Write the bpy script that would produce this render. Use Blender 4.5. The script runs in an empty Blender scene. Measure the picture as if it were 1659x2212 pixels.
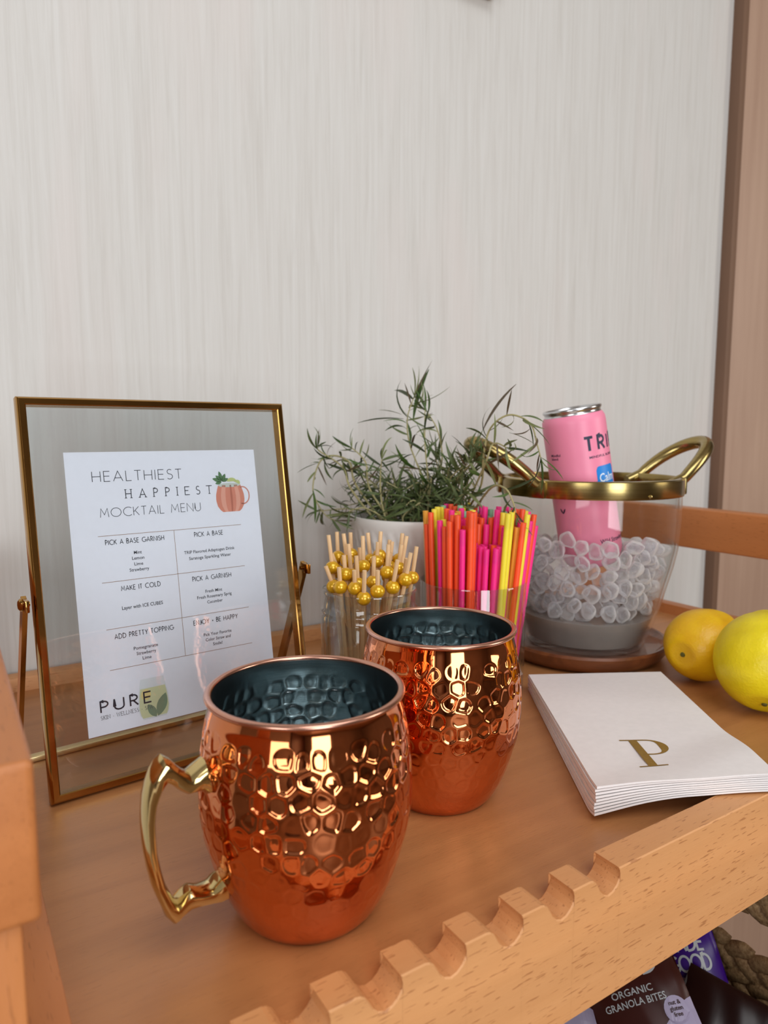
import bpy, bmesh, math, random
import numpy as np
from mathutils import Vector, Matrix, Euler
PI = math.pi
SC = bpy.context.scene
COL = SC.collection
R_ = math.radians

# ------------------------------------------------------------------ camera
A = 1.0069                                   # heading of the cart's long side, from the view direction
E1 = Vector((math.sin(A), math.cos(A), 0)); E2 = Vector((-math.cos(A), math.sin(A), 0))
ROT = math.atan2(E1.y, E1.x)
def W(u, v, z=0.0): return E1*u + E2*v + Vector((0, 0, z))
cam = bpy.data.cameras.new('camera'); camo = bpy.data.objects.new('camera', cam); COL.objects.link(camo)
cam.sensor_fit = 'VERTICAL'; cam.sensor_height = 24.0; cam.lens = 1511/2212*24.0
camo.location = (0, 0, 0.2164); camo.rotation_euler = (PI/2-0.1129, 0, 0)
cam.clip_start = 0.01
cam.dof.use_dof = True; cam.dof.focus_distance = 0.42; cam.dof.aperture_fstop = 7.0
SC.camera = camo
# ------------------------------------------------------------------ light and exposure
wd = bpy.data.worlds.new('World'); SC.world = wd; wd.use_nodes = True
wd.node_tree.nodes['Background'].inputs[0].default_value = (0.95, 0.97, 1.0, 1)
wd.node_tree.nodes['Background'].inputs[1].default_value = 0.6
def area(name, loc, target, sx, sy, power, col):
    l = bpy.data.lights.new(name, 'AREA'); l.shape = 'RECTANGLE'; l.size = sx; l.size_y = sy
    l.energy = power; l.color = col
    o = bpy.data.objects.new(name, l); COL.objects.link(o); o.location = loc
    d = (target-loc); o.rotation_euler = d.to_track_quat('-Z', 'Y').to_euler(); return o
area('window_daylight', W(-0.47, -3.1, 0.42), W(-0.47, 0, 0.42), 1.2, 2.0, 58, (0.92, 0.96, 1.0))
area('side_window_daylight', W(-1.5, -0.95, 0.55), W(0, -0.95, 0.55), 0.9, 1.2, 15, (0.96, 0.98, 1.0))
area('right_window_daylight', W(2.5, -1.6, 0.7), W(0, -1.0, 0.5), 0.9, 1.3, 22, (1.0, 0.94, 0.86))
area('overhead_fill', W(0.2, -0.9, 1.62), W(0.2, -0.9, 0), 1.3, 1.3, 19, (0.96, 0.98, 1.0))  # unseen soft fill added overhead to brighten the tray and napkins
SC.view_settings.view_transform = 'Standard'; SC.view_settings.look = 'None'
SC.view_settings.exposure = 0.0; SC.view_settings.gamma = 1.0; SC.view_settings.use_curve_mapping = False
cy = SC.cycles
cy.use_denoising = True; cy.max_bounces = 10; cy.transparent_max_bounces = 24
cy.sample_clamp_indirect = 6.0; cy.blur_glossy = 0.6

# ------------------------------------------------------------------ helpers
def s2l(r, g, b):
    f = lambda c: (c/255/12.92) if c <= 10 else ((c/255+0.055)/1.055)**2.4
    return (f(r), f(g), f(b), 1)
class Mat:
    def __init__(self, name):
        self.m = bpy.data.materials.new(name); self.m.use_nodes = True
        self.t = self.m.node_tree; self.n = self.t.nodes; self.p = self.n['Principled BSDF']
        self.out = self.n['Material Output']
    def node(self, typ, **kw):
        n = self.n.new(typ)
        for k, v in kw.items():
            if k in n.inputs.keys() if hasattr(n.inputs, 'keys') else False: n.inputs[k].default_value = v
            else: setattr(n, k, v)
        return n
    def link(self, a, b): self.t.links.new(a, b); return self
    def coord(self, scale, kind='Object', rot=(0, 0, 0)):
        tc = self.node('ShaderNodeTexCoord'); mp = self.node('ShaderNodeMapping')
        self.link(tc.outputs[kind], mp.inputs[0]); mp.inputs['Scale'].default_value = scale
        mp.inputs['Rotation'].default_value = rot
        return mp.outputs[0]
    def noise(self, vec, scale=1, detail=4, rough=0.5, dist=0):
        n = self.node('ShaderNodeTexNoise'); self.link(vec, n.inputs['Vector'])
        n.inputs['Scale'].default_value = scale; n.inputs['Detail'].default_value = detail
        n.inputs['Roughness'].default_value = rough; n.inputs['Distortion'].default_value = dist
        return n.outputs['Fac']
    def ramp(self, fac, stops):
        r = self.node('ShaderNodeValToRGB'); self.link(fac, r.inputs[0]); e = r.color_ramp.elements
        while len(e) < len(stops): e.new(0.5)
        for i, (p, c) in enumerate(stops):
            e[i].position = p; e[i].color = c if len(c) == 4 else (*c, 1)
        return r.outputs[0]
    def mix(self, fac, a, b, typ='MIX'):
        n = self.node('ShaderNodeMix'); n.data_type = 'RGBA'; n.blend_type = typ
        for inp, v in ((n.inputs[0], fac), (n.inputs[6], a), (n.inputs[7], b)):
            if hasattr(v, 'links'): self.link(v, inp)
            else: inp.default_value = v
        return n.outputs[2]
    def bump(self, h, strength=0.2, dist=0.001):
        b = self.node('ShaderNodeBump'); b.inputs['Strength'].default_value = strength
        b.inputs['Distance'].default_value = dist; self.link(h, b.inputs['Height'])
        self.link(b.outputs[0], self.p.inputs['Normal']); return self
    def set(self, **kw):
        names = dict(col='Base Color', rough='Roughness', metal='Metallic', trans='Transmission Weight', ior='IOR',
                     coat='Coat Weight', coatr='Coat Roughness', sss='Subsurface Weight', sssr='Subsurface Radius',
                     ssss='Subsurface Scale', spec='Specular IOR Level', alpha='Alpha', sheen='Sheen Weight')
        for k, v in kw.items():
            i = self.p.inputs[names[k]]
            if hasattr(v, 'links'): self.link(v, i)
            else: i.default_value = v
        return self
def plain(name, rgb, rough=0.5, metal=0.0, var=0.06, scale=40, **kw):
    """plain material with slight procedural tone variation"""
    m = Mat(name); f = m.noise(m.coord((scale,)*3), 1, 3)
    c = s2l(*rgb); d = tuple(x*(1-var) for x in c[:3])+(1,); l = tuple(min(1, x*(1+var)) for x in c[:3])+(1,)
    m.set(col=m.ramp(f, [(0.3, d), (0.7, l)]), rough=rough, metal=metal, **kw); return m.m
def mesh(name, verts, faces, mat=None, smooth=False, angle=None):
    me = bpy.data.meshes.new(name); me.from_pydata([tuple(v) for v in verts], [], faces); me.update()
    if mat: me.materials.append(mat)
    if smooth:
        me.polygons.foreach_set('use_smooth', [True]*len(me.polygons))
        if angle: 
            try: me.set_sharp_from_angle(angle=R_(angle))
            except Exception: pass
    return me
def obj(name, me, parent=None, **props):
    o = bpy.data.objects.new(name, me); COL.objects.link(o)
    if parent is not None: o.parent = parent
    for k, v in props.items(): o[k] = v
    return o
def thing(name, label, cat, loc=(0, 0, 0), rotz=0.0, group=None):
    o = bpy.data.objects.new(name, None); COL.objects.link(o); o.empty_display_size = 0.02
    o.location = loc; o.rotation_euler = (0, 0, rotz); o['label'] = label; o['category'] = cat
    if group: o['group'] = group
    return o
def bevel(me, w, seg=2):
    bm = bmesh.new(); bm.from_mesh(me)
    bmesh.ops.bevel(bm, geom=list(bm.edges), offset=w, segments=seg, affect='EDGES', profile=0.6)
    bm.to_mesh(me); bm.free(); me.update(); return me
def box(name, a, b, mat, bev=0.0, seg=2):
    (x0, y0, z0), (x1, y1, z1) = a, b
    v = [(x0,y0,z0),(x1,y0,z0),(x1,y1,z0),(x0,y1,z0),(x0,y0,z1),(x1,y0,z1),(x1,y1,z1),(x0,y1,z1)]
    f = [(0,3,2,1),(4,5,6,7),(0,1,5,4),(1,2,6,5),(2,3,7,6),(3,0,4,7)]
    me = mesh(name, v, f, mat)
    if bev: bevel(me, bev, seg); me.polygons.foreach_set('use_smooth', [True]*len(me.polygons)); me.set_sharp_from_angle(angle=R_(50))
    return me
def lathe(name, prof, mat, n=64, closed=False, smooth=True, angle=40, fn=None):
    """prof: list of (r,z); fn(phi,r,z)->r"""
    k = len(prof); v = []; f = []
    for (r, z) in prof:
        for i in range(n):
            p = 2*PI*i/n; rr = fn(p, r, z) if fn else r
            v.append((rr*math.cos(p), rr*math.sin(p), z))
    m = k if closed else k-1
    for j in range(m):
        j2 = (j+1) % k
        for i in range(n):
            i2 = (i+1) % n
            f.append((j*n+i, j*n+i2, j2*n+i2, j2*n+i))
    if not closed:
        if prof[0][0] > 0: f.append(tuple(reversed(range(n))))
        if prof[-1][0] > 0: f.append(tuple(range((k-1)*n, k*n)))
    return mesh(name, v, f, mat, smooth, angle)
def tube_vf(pts, rad, n=8, caps=True, up=Vector((0, 0, 1))):
    pts = [Vector(p) for p in pts]; k = len(pts); v = []; f = []
    rad = rad if isinstance(rad, (list, tuple)) else [rad]*k
    prev = None
    for i in range(k):
        d = (pts[min(i+1, k-1)]-pts[max(i-1, 0)]).normalized()
        if prev is None:
            a = up if abs(d.dot(up)) < 0.95 else Vector((1, 0, 0))
            x = d.cross(a).normalized()
        else: x = (prev-d*prev.dot(d)).normalized()
        prev = x; y = d.cross(x)
        for j in range(n):
            t = 2*PI*j/n; v.append(pts[i]+(x*math.cos(t)+y*math.sin(t))*rad[i])
    for i in range(k-1):
        for j in range(n):
            j2 = (j+1) % n; f.append((i*n+j, i*n+j2, (i+1)*n+j2, (i+1)*n+j))
    if caps: f.append(tuple(reversed(range(n)))); f.append(tuple(range((k-1)*n, k*n)))
    return v, f
def tube(name, pts, rad, mat, n=8, caps=True):
    v, f = tube_vf(pts, rad, n, caps); return mesh(name, v, f, mat, True, 50)
def spline(P, m=8):
    P = [Vector(p) for p in P]; out = []
    for i in range(len(P)-1):
        a = P[max(i-1, 0)]; b = P[i]; c = P[i+1]; d = P[min(i+2, len(P)-1)]
        for j in range(m):
            t = j/m
            out.append(0.5*((2*b)+(c-a)*t+(2*a-5*b+4*c-d)*t*t+(3*b-a-3*c+d)*t**3))
    out.append(P[-1]); return out

# ------------------------------------------------------------------ materials
def beech(name, lo, hi, fleck, axis=0, fleck_amt=0.5, rough=0.42, coat=0.0):
    m = Mat(name)
    def sc(a, b):
        s = [b, b, b]; s[axis] = a; return tuple(s)
    g = m.noise(m.coord(sc(5, 70)), 1, 5, 0.6, 0.4)
    g2 = m.noise(m.coord(sc(1.5, 14)), 1, 3, 0.5, 0.8)
    fl = m.noise(m.coord(sc(120, 1150)), 1, 1, 0.4)
    c = m.ramp(g, [(0.3, s2l(*lo)), (0.7, s2l(*hi))])
    c = m.mix(0.45, c, m.ramp(g2, [(0.35, s2l(*[x*0.88 for x in hi])), (0.65, s2l(*[min(255, x*1.06) for x in hi]))]), 'MIX')
    k = m.ramp(fl, [(0.66, (0, 0, 0)), (0.70, (fleck_amt,)*3)])
    c = m.mix(k, c, s2l(*fleck))
    m.set(col=c, rough=rough, coat=coat, coatr=0.25)
    m.bump(fl, 0.12, 0.0006); return m.m
M_tray = beech('beech_tray', (158, 104, 60), (188, 130, 80), (128, 82, 46), 0, 0.25, 0.40, 0.08)
M_rail = beech('beech_rail', (202, 140, 86), (218, 158, 104), (152, 92, 50), 0, 0.62, 0.45)
M_raily = beech('beech_rail_across', (174, 104, 54), (196, 124, 70), (142, 84, 42), 1, 0.5, 0.42)
M_post = beech('beech_post', (184, 110, 56), (202, 130, 74), (146, 88, 44), 2, 0.5, 0.45)
def board_mat():
    m = Mat('alder_board')
    g = m.noise(m.coord((60, 60, 3)), 1, 5, 0.6, 0.3); g2 = m.noise(m.coord((9, 9, 1.2)), 1, 3, 0.5, 0.6)
    c = m.ramp(g, [(0.3, s2l(164, 132, 112)), (0.7, s2l(184, 153, 132))])
    c = m.mix(0.5, c, m.ramp(g2, [(0.3, s2l(156, 124, 104)), (0.7, s2l(190, 160, 138))]))
    kn = m.noise(m.coord((22, 22, 7)), 1, 1, 0.3)
    c = m.mix(m.ramp(kn, [(0.755, (0, 0, 0)), (0.80, (0.8,)*3)]), c, s2l(96, 70, 58))
    m.set(col=c, rough=0.5); m.bump(g, 0.1); return m.m
M_board = board_mat()
def wall_mat():
    m = Mat('whitewashed_wood')
    a = m.noise(m.coord((210, 210, 6.0)), 1, 5, 0.7, 0.5)
    b = m.noise(m.coord((95, 95, 5.0)), 1, 4, 0.65, 0.6)
    p = m.noise(m.coord((16, 16, 3.5)), 1, 2, 0.5)
    c = m.ramp(a, [(0.26, s2l(199, 196, 191)), (0.48, s2l(207, 205, 201)), (0.75, s2l(213, 212, 209))])
    c = m.mix(m.ramp(b, [(0.34, (0.30,)*3), (0.46, (0, 0, 0))]), c, s2l(192, 188, 182))
    c = m.mix(m.ramp(p, [(0.52, (0, 0, 0)), (0.75, (0.45,)*3)]), c, s2l(213, 204, 200))
    m.set(col=c, rough=0.5, spec=0.35); m.bump(a, 0.10, 0.0006); return m.m
M_wall = wall_mat()
M_plaster = plain('plaster', (128, 112, 98), 0.8, scale=3)
M_ceil = plain('ceiling_paint', (190, 186, 180), 0.8, scale=3)
M_floor = beech('floor_wood', (96, 72, 54), (120, 90, 66), (70, 50, 36), 0, 0.3, 0.4)
M_dark = plain('dark_brown_wood', (66, 42, 30), 0.5, scale=4)
def copper_mat():
    m = Mat('polished_copper'); f = m.noise(m.coord((30, 30, 30)), 1, 3)
    m.set(col=m.ramp(f, [(0.3, (0.74, 0.235, 0.085, 1)), (0.7, (0.79, 0.27, 0.11, 1))]), metal=1.0, rough=0.055); return m.m
M_copper = copper_mat()
def brushed(name, lo, hi, rough, sc=(4, 4, 2200), strength=0.06, aniso=0.0):
    m = Mat(name); f = m.noise(m.coord(sc), 1, 2)
    m.set(col=m.ramp(f, [(0.3, (*lo, 1)), (0.7, (*hi, 1))]), metal=1.0, rough=rough); m.bump(f, strength, 0.0002)
    if aniso:
        m.p.inputs['Anisotropic'].default_value = aniso; tg = m.node('ShaderNodeTangent'); tg.direction_type = 'RADIAL'; tg.axis = 'Z'; m.link(tg.outputs[0], m.p.inputs['Tangent'])
    return m.m
M_rim = brushed('copper_rim', (0.62, 0.32, 0.23), (0.72, 0.39, 0.29), 0.24)
M_steel = brushed('brushed_steel', (0.44, 0.51, 0.53), (0.56, 0.63, 0.65), 0.20, strength=0.15)
M_brass = brushed('polished_brass', (0.66, 0.50, 0.22), (0.74, 0.57, 0.27), 0.10, (60, 60, 60), 0.01)
M_brass2 = brushed('satin_brass', (0.36, 0.27, 0.10), (0.44, 0.34, 0.14), 0.2, (6, 6, 900), 0.03)
M_gold = brushed('frame_gold', (0.44, 0.24, 0.065), (0.50, 0.28, 0.085), 0.14, (60, 60, 60), 0.01)
M_gold2 = brushed('bright_gold', (0.80, 0.64, 0.32), (0.86, 0.70, 0.38), 0.25, (60, 60, 60), 0.01)
def glass_mat(name, tint=(0.97, 0.98, 0.98), ior=1.45, rough=0.0, gl=1.0):
    m = Mat(name); m.n.remove(m.p)
    t = m.node('ShaderNodeBsdfTransparent'); t.inputs[0].default_value = (*tint, 1)
    g = m.node('ShaderNodeBsdfGlossy'); g.inputs['Roughness'].default_value = rough; g.inputs['Color'].default_value = (gl, gl, gl, 1)
    # Schlick reflectance, the same from either side of the surface
    ge = m.node('ShaderNodeNewGeometry'); dt = m.node('ShaderNodeVectorMath', operation='DOT_PRODUCT')
    m.link(ge.outputs['Incoming'], dt.inputs[0]); m.link(ge.outputs['Normal'], dt.inputs[1])
    def mt(op, a, b=None):
        k = m.node('ShaderNodeMath', operation=op); 
        for i, x in enumerate((a, b)):
            if x is None: continue
            if hasattr(x, 'links'): m.link(x, k.inputs[i])
            else: k.inputs[i].default_value = x
        return k.outputs[0]
    f0 = ((ior-1)/(ior+1))**2
    c1 = mt('SUBTRACT', 1.0, mt('ABSOLUTE', dt.outputs['Value']))
    F = mt('ADD', f0, mt('MULTIPLY', 1-f0, mt('POWER', c1, 5.0)))
    mx = m.node('ShaderNodeMixShader')
    m.link(F, mx.inputs[0]); m.link(t.outputs[0], mx.inputs[1]); m.link(g.outputs[0], mx.inputs[2])
    m.link(mx.outputs[0], m.out.inputs[0]); return m.m
M_pane = glass_mat('pane_glass', (0.93, 0.945, 0.95), 1.5)
M_glass = glass_mat('vessel_glass', (0.90, 0.92, 0.92), 1.75, 0.02)
M_jar = glass_mat('jar_glass', (0.85, 0.88, 0.88), 1.8, 0.02)
M_bglass = glass_mat('bucket_glass', (0.95, 0.95, 0.945), 1.35, 0.03)
def ice_mat(name, clear, col, rough=0.15, edge=0.25):
    m = Mat(name)
    f = m.noise(m.coord((90, 90, 90)), 1, 3)
    m.set(col=m.ramp(f, [(0.3, (*[c*0.93 for c in col], 1)), (0.7, (*col, 1))]), rough=rough, sss=0.35, sssr=(0.01, 0.01, 0.01), ssss=1.0, spec=0.8)
    m.bump(f, 0.3, 0.001)
    t = m.node('ShaderNodeBsdfTransparent'); t.inputs[0].default_value = (0.93, 0.93, 0.94, 1)
    lw = m.node('ShaderNodeLayerWeight'); lw.inputs[0].default_value = 0.45
    k = m.ramp(lw.outputs['Facing'], [(0.15, (clear,)*3), (0.62, (edge*clear,)*3)])
    mx = m.node('ShaderNodeMixShader'); m.link(k, mx.inputs[0])
    m.link(m.p.outputs[0], mx.inputs[1]); m.link(t.outputs[0], mx.inputs[2]); m.link(mx.outputs[0], m.out.inputs[0]); return m.m
M_ice = ice_mat('frosted_ice', 0.88, (0.96, 0.95, 0.97), 0.08)
M_water = ice_mat('cloudy_meltwater', 0.25, (0.36, 0.335, 0.31), 0.1, 0.8)
M_paper = plain('card_paper', (232, 234, 244), 0.55, var=0.015, scale=300)
M_napkin = plain('napkin_paper', (236, 232, 231), 0.85, var=0.02, scale=200)
M_ink = plain('black_ink', (30, 34, 48), 0.5)
M_ink2 = plain('navy_ink', (28, 36, 66), 0.5)
M_line = plain('brown_ink', (150, 118, 92), 0.5)
M_foil = plain('gold_foil', (168, 132, 40), 0.35, 0.6, var=0.1, scale=500)

def tagm(o, **kw):
    for k, v in kw.items(): o[k] = v
    return o
ORD = ['', 'first', 'second', 'third', 'fourth', 'fifth', 'sixth', 'seventh', 'eighth', 'ninth', 'tenth', 'eleventh', 'twelfth', 'thirteenth', 'fourteenth', 'fifteenth',
       'sixteenth', 'seventeenth', 'eighteenth', 'nineteenth', 'twentieth', 'twenty-first', 'twenty-second', 'twenty-third', 'twenty-fourth', 'twenty-fifth', 'twenty-sixth', 'twenty-seventh', 'twenty-eighth', 'twenty-ninth', 'thirtieth', 'thirty-first', 'thirty-second', 'thirty-third']
def rank_labels(items, fmt):
    '''items: list of (class text, x, object); the nth of its class counted from the left'''
    by = {}
    for c, x, o in items: by.setdefault(c, []).append((x, o))
    for c, L in by.items():
        L.sort(key=lambda q: q[0])
        for i, (x, o) in enumerate(L): o['label'] = fmt % (ORD[min(i+1, 33)], c)
# ================================================================== THE ROOM
def struct(name, me, label):
    o = obj(name, me); o.rotation_euler = (0, 0, ROT); o['kind'] = 'structure'; o['label'] = label; return o
WV = 0.6633
struct('wall_back', box('wall_back', (-1.7, WV, -0.85), (3.0, WV+0.06, 1.75), M_wall), 'white washed wood panel wall with fine vertical grain')
struct('trim_1', box('trim_1', (1.0455, WV-0.016, -0.85), (1.62, WV+0.001, 1.75), M_board, 0.001), 'brown knotty wooden board standing proud of the white wall at right')
struct('shade_strip', box('shade_strip', (1.0318, WV-0.0165, -0.85), (1.0455, WV+0.001, 1.75), plain('shadow_gap_brown', (118, 88, 68), .6, scale=5), 0.0005), 'thin dark strip painting in the shadow gap along the left edge of the wooden board')  # shadow gap beside the board, painted in as a dark brown strip
struct('floor', box('floor', (-1.7, -3.3, -0.90), (3.0, WV+0.06, -0.85), M_floor), 'wooden floor under the cart')
struct('ceiling', box('ceiling', (-1.7, -3.3, 1.75), (3.0, WV+0.06, 1.80), M_ceil), 'pale ceiling')
struct('wall_left', box('wall_left', (-1.76, -3.3, -0.85), (-1.70, WV+0.06, 1.75), M_plaster), 'pale plaster wall left of the cart')
struct('wall_right', box('wall_right', (3.0, -3.3, -0.85), (3.06, WV+0.06, 1.75), M_plaster), 'pale plaster wall right of the cart')
struct('wall_front', box('wall_front', (-1.76, -3.36, -0.85), (3.06, -3.30, 1.75), M_plaster), 'plaster wall behind the viewer')
def window(name, c, w, h, along):
    # frame with one mullion and one transom in front of the daylight
    parts = []
    bm = bmesh.new()
    def bar(x0, x1, z0, z1):
        m = Matrix.Translation(((x0+x1)/2, 0, (z0+z1)/2)) @ Matrix.Diagonal((x1-x0, 0.05, z1-z0, 1))
        bmesh.ops.create_cube(bm, size=1.0, matrix=m)
    t = 0.06
    bar(-w/2-t, -w/2, -h/2-t, h/2+t); bar(w/2, w/2+t, -h/2-t, h/2+t); bar(-w/2, w/2, h/2, h/2+t); bar(-w/2, w/2, -h/2-t, -h/2)
    me = bpy.data.meshes.new(name); bm.to_mesh(me); bm.free(); me.materials.append(M_dark)
    o = obj(name, me); o.location = W(*c); o.rotation_euler = (0, 0, ROT+along); o['kind'] = 'structure'; o['label'] = 'dark framed window letting daylight in behind the viewer'
window('window_1', (-0.47, -3.05, 0.42), 1.2, 2.0, 0)
struct('reflection_slab', box('reflection_slab', (-1.70, -3.15, -0.85), (-1.64, -1.75, 1.45), M_dark, 0.004), 'dark slab added behind the viewer to darken the mug reflections')  # unseen slab added so that the mugs reflect a dark band

# ================================================================== THE CART
cart = thing('serving_cart', 'light beech wooden tray cart with notched front rail and end handle rails', 'cart', (0, 0, 0), ROT)
FV = 0.2021; FT = 0.0158; LZ = 0.012; UL = 0.0108; UR = 0.7286; BV = 0.6430
obj('tray_board', box('tray_board', (UL+0.004, FV+0.004, -0.012), (UR+0.008, BV+0.012, 0.0), M_tray), cart)
# front rail with notches: extruded profile
def front_rail():
    prof = [(-0.022, 0)]                     # top profile (u, z below top) left to right
    starts = [0.2596-0.031*k for k in range(0, 10)]
    starts = sorted([s for s in starts if s > -0.01])
    shape = [(-0.0195, 0.0), (-0.0175, -0.0006), (-0.0155, -0.0022), (-0.0138, -0.0050), (-0.0122, -0.0080), (-0.0100, -0.0102), (-0.0070, -0.0114),
             (-0.0040, -0.0106), (-0.0014, -0.0086), (0.0006, -0.0058), (0.0013, -0.0030), (0.0008, -0.0012), (0.0, 0.0)]
    top = [(-0.004, 0.0)]
    for s in starts:
        for (a, b) in shape: top.append((s+a, b))
    top.append((0.75, 0.0))
    v = []; f = []; n = len(top); br = 0.0012
    z0 = LZ
    rings = [(FV, 0), (FV+FT, 0)]
    for (vv, _) in rings:
        for (u, z) in top: v.append((u, vv, z0+z))
        for (u, z) in top: v.append((u, vv, -0.0518))
    for i in range(n-1):
        f.append((i, n+i, n+i+1, i+1))                       # front
        f.append((2*n+i, 2*n+i+1, 3*n+i+1, 3*n+i))           # back
        f.append((i, i+1, 2*n+i+1, 2*n+i))                   # top
        f.append((n+i, 3*n+i, 3*n+i+1, n+i+1))               # bottom
    f.append((0, 2*n, 3*n, n)); f.append((n-1, 2*n-1, 4*n-1, 3*n-1))
    me = mesh('front_rail', v, f, M_rail)
    bm = bmesh.new(); bm.from_mesh(me)
    bmesh.ops.dissolve_limit(bm, angle_limit=0.001, verts=bm.verts, edges=bm.edges)
    bmesh.ops.recalc_face_normals(bm, faces=bm.faces)
    ed = [e for e in bm.edges if abs(e.verts[0].co.y-e.verts[1].co.y) < 1e-5 and len(e.link_faces) == 2 and e.calc_face_angle(0) > 1.0 and max(e.verts[0].co.z, e.verts[1].co.z) > -0.02]
    bmesh.ops.bevel(bm, geom=ed, offset=0.0006, segments=1, affect='EDGES')
    bm.to_mesh(me); bm.free()
    return me
obj('front_rail', front_rail(), cart, label='front rail with a row of scooped notches')
obj('back_rail', box('back_rail', (UL, BV, -0.0518), (UR+0.016, BV+FT, LZ), M_rail, 0.001), cart)
obj('end_rail', box('end_rail', (UL, FV+FT, -0.05), (UL+0.0160, BV, LZ), M_raily, 0.001), cart)
obj('end_rail', box('end_rail', (UR, FV+FT, -0.05), (UR+0.016, BV, LZ), M_raily, 0.001), cart)
for nm, (a, b) in (('l', (-0.012, 0.0161)), ('r', (UR, UR+0.022))):
    obj('handle_rail', box('handle_rail', (a, 0.2007, 0.0832), (b, BV+0.017, 0.1295), M_raily, 0.0022, 3), cart)
    pa, pb = (-0.016, 0.0128) if nm == 'l' else (UR+0.002, UR+0.030)
    zt = 0.0835
    for v0 in (0.2045, BV-0.012):
        if nm == 'l' and v0 < 0.3:
            obj('corner_post', box('corner_post', (pa, v0-0.0005, -0.85), (pb-0.0015, v0+0.028, zt), M_post, 0.0015), cart)
        else: obj('corner_post', box('corner_post', (pa, v0, -0.85), (pb, v0+0.028, zt), M_post, 0.0015), cart)
obj('lower_shelf', box('lower_shelf', (-0.01, 0.16, -0.322), (0.515, 0.66, -0.304), M_raily, 0.001), cart)

# ================================================================== COPPER MUGS
def mug_profile(z):
    P = [(0, .0290), (.0025, .0322), (.006, .0343), (.010, .0364), (.016, .0392), (.022, .0413), (.028, .0432), (.040, .0464), (.050, .0478), (.058, .0482),
         (.066, .0480), (.078, .0468), (.086, .0456), (.092, .0442), (.097, .0430), (.101, .0427), (.103, .0430)]
    return np.interp(z, [p[0] for p in P], [p[1] for p in P])
rng = np.random.default_rng(5)
def smooth1(a, w):
    k = np.hanning(w+2)[1:-1]; k /= k.sum(); p = np.pad(a, (w//2, w//2), mode='edge'); return np.convolve(p, k, 'valid')[:len(a)]
NP_, NZ_ = 600, 215
zz = np.linspace(0.0, 0.1015, NZ_); rr = smooth1(mug_profile(zz), 15); rr[0] = .0290
ss = np.concatenate([[0], np.cumsum(np.hypot(np.diff(zz), np.diff(rr)))])
cent = []
row = 0; s_ = 0.004
while s_ < ss[-1]-0.009:
    ncol = 34
    for k in range(ncol):
        ph = 2*PI*(k+0.5*(row % 2)+rng.uniform(-.30, .30))/ncol
        cent.append((ph, s_+rng.uniform(-.0018, .0018), rng.choice([.3, .8, .95, 1.1])))
    s_ += 0.0081; row += 1
cent = np.array(cent)
phi = np.linspace(0, 2*PI, NP_, endpoint=False)
PH, S2 = np.meshgrid(phi, ss); RR = np.repeat(rr[:, None], NP_, 1); ZZ = np.repeat(zz[:, None], NP_, 1)
F1 = np.full(PH.shape, 9.0); F2 = np.full(PH.shape, 9.0); AM = np.zeros(PH.shape)
for (cp, cs, am) in cent:
    dphi = (PH-cp+PI) % (2*PI)-PI
    d = np.hypot(dphi*RR, (S2-cs)*0.98)
    m1 = d < F1
    F2 = np.where(m1, F1, np.minimum(F2, d)); AM = np.where(m1, am, AM); F1 = np.where(m1, d, F1)
edge = np.clip(((F2-F1)*.5-.00025)/0.0013, 0, 1); edge = edge*edge*(3-2*edge)
disk = np.clip((.0050-F1)/.0014, 0, 1); disk = disk*disk*(3-2*disk)*(1-.18*np.clip(1-F1/.004, 0, 1))
fade = np.interp(ZZ, [0.0, 0.012, 0.028, 0.042, 0.058, 0.090, 0.0945], [0.10, 0.18, 0.26, 0.50, 1.0, 1.0, 0.0])
DENT = (edge*disk)*AM*fade*0.00062
def wall_grid(name, rad, mat, flip=False, extra_bottom=None, st=1):
    X = (rad*np.cos(PH))[:, ::st]; Y = (rad*np.sin(PH))[:, ::st]; Zg = (ZZ if extra_bottom is None else extra_bottom)[:, ::st]; NP_ = X.shape[1]
    v = np.stack([X, Y, Zg], -1).reshape(-1, 3)
    i = np.arange(NP_); i2 = (i+1) % NP_; f = []
    for j in range(NZ_-1):
        q = np.stack([j*NP_+i, j*NP_+i2, (j+1)*NP_+i2, (j+1)*NP_+i], -1)
        if flip: q = q[:, ::-1]
        f += q.tolist()
    f.append(list(range(NP_)) if flip else list(range(NP_-1, -1, -1)))
    return mesh(name, v.tolist(), f, mat, True)
me_body = wall_grid('mug_body', RR-DENT, M_copper)
ZI = np.maximum(ZZ, 0.0030)
me_liner = wall_grid('mug_liner', np.minimum(RR-0.0013-DENT*0.8, RR-0.0012), M_steel, True, ZI, 2)
me_rim = lathe('mug_rim', [(.0430+.0017*math.cos(t)*1.0, .1020+.0014*math.sin(t)) for t in np.linspace(0, 2*PI, 15)[:-1]], M_rim, 128, True)
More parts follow.
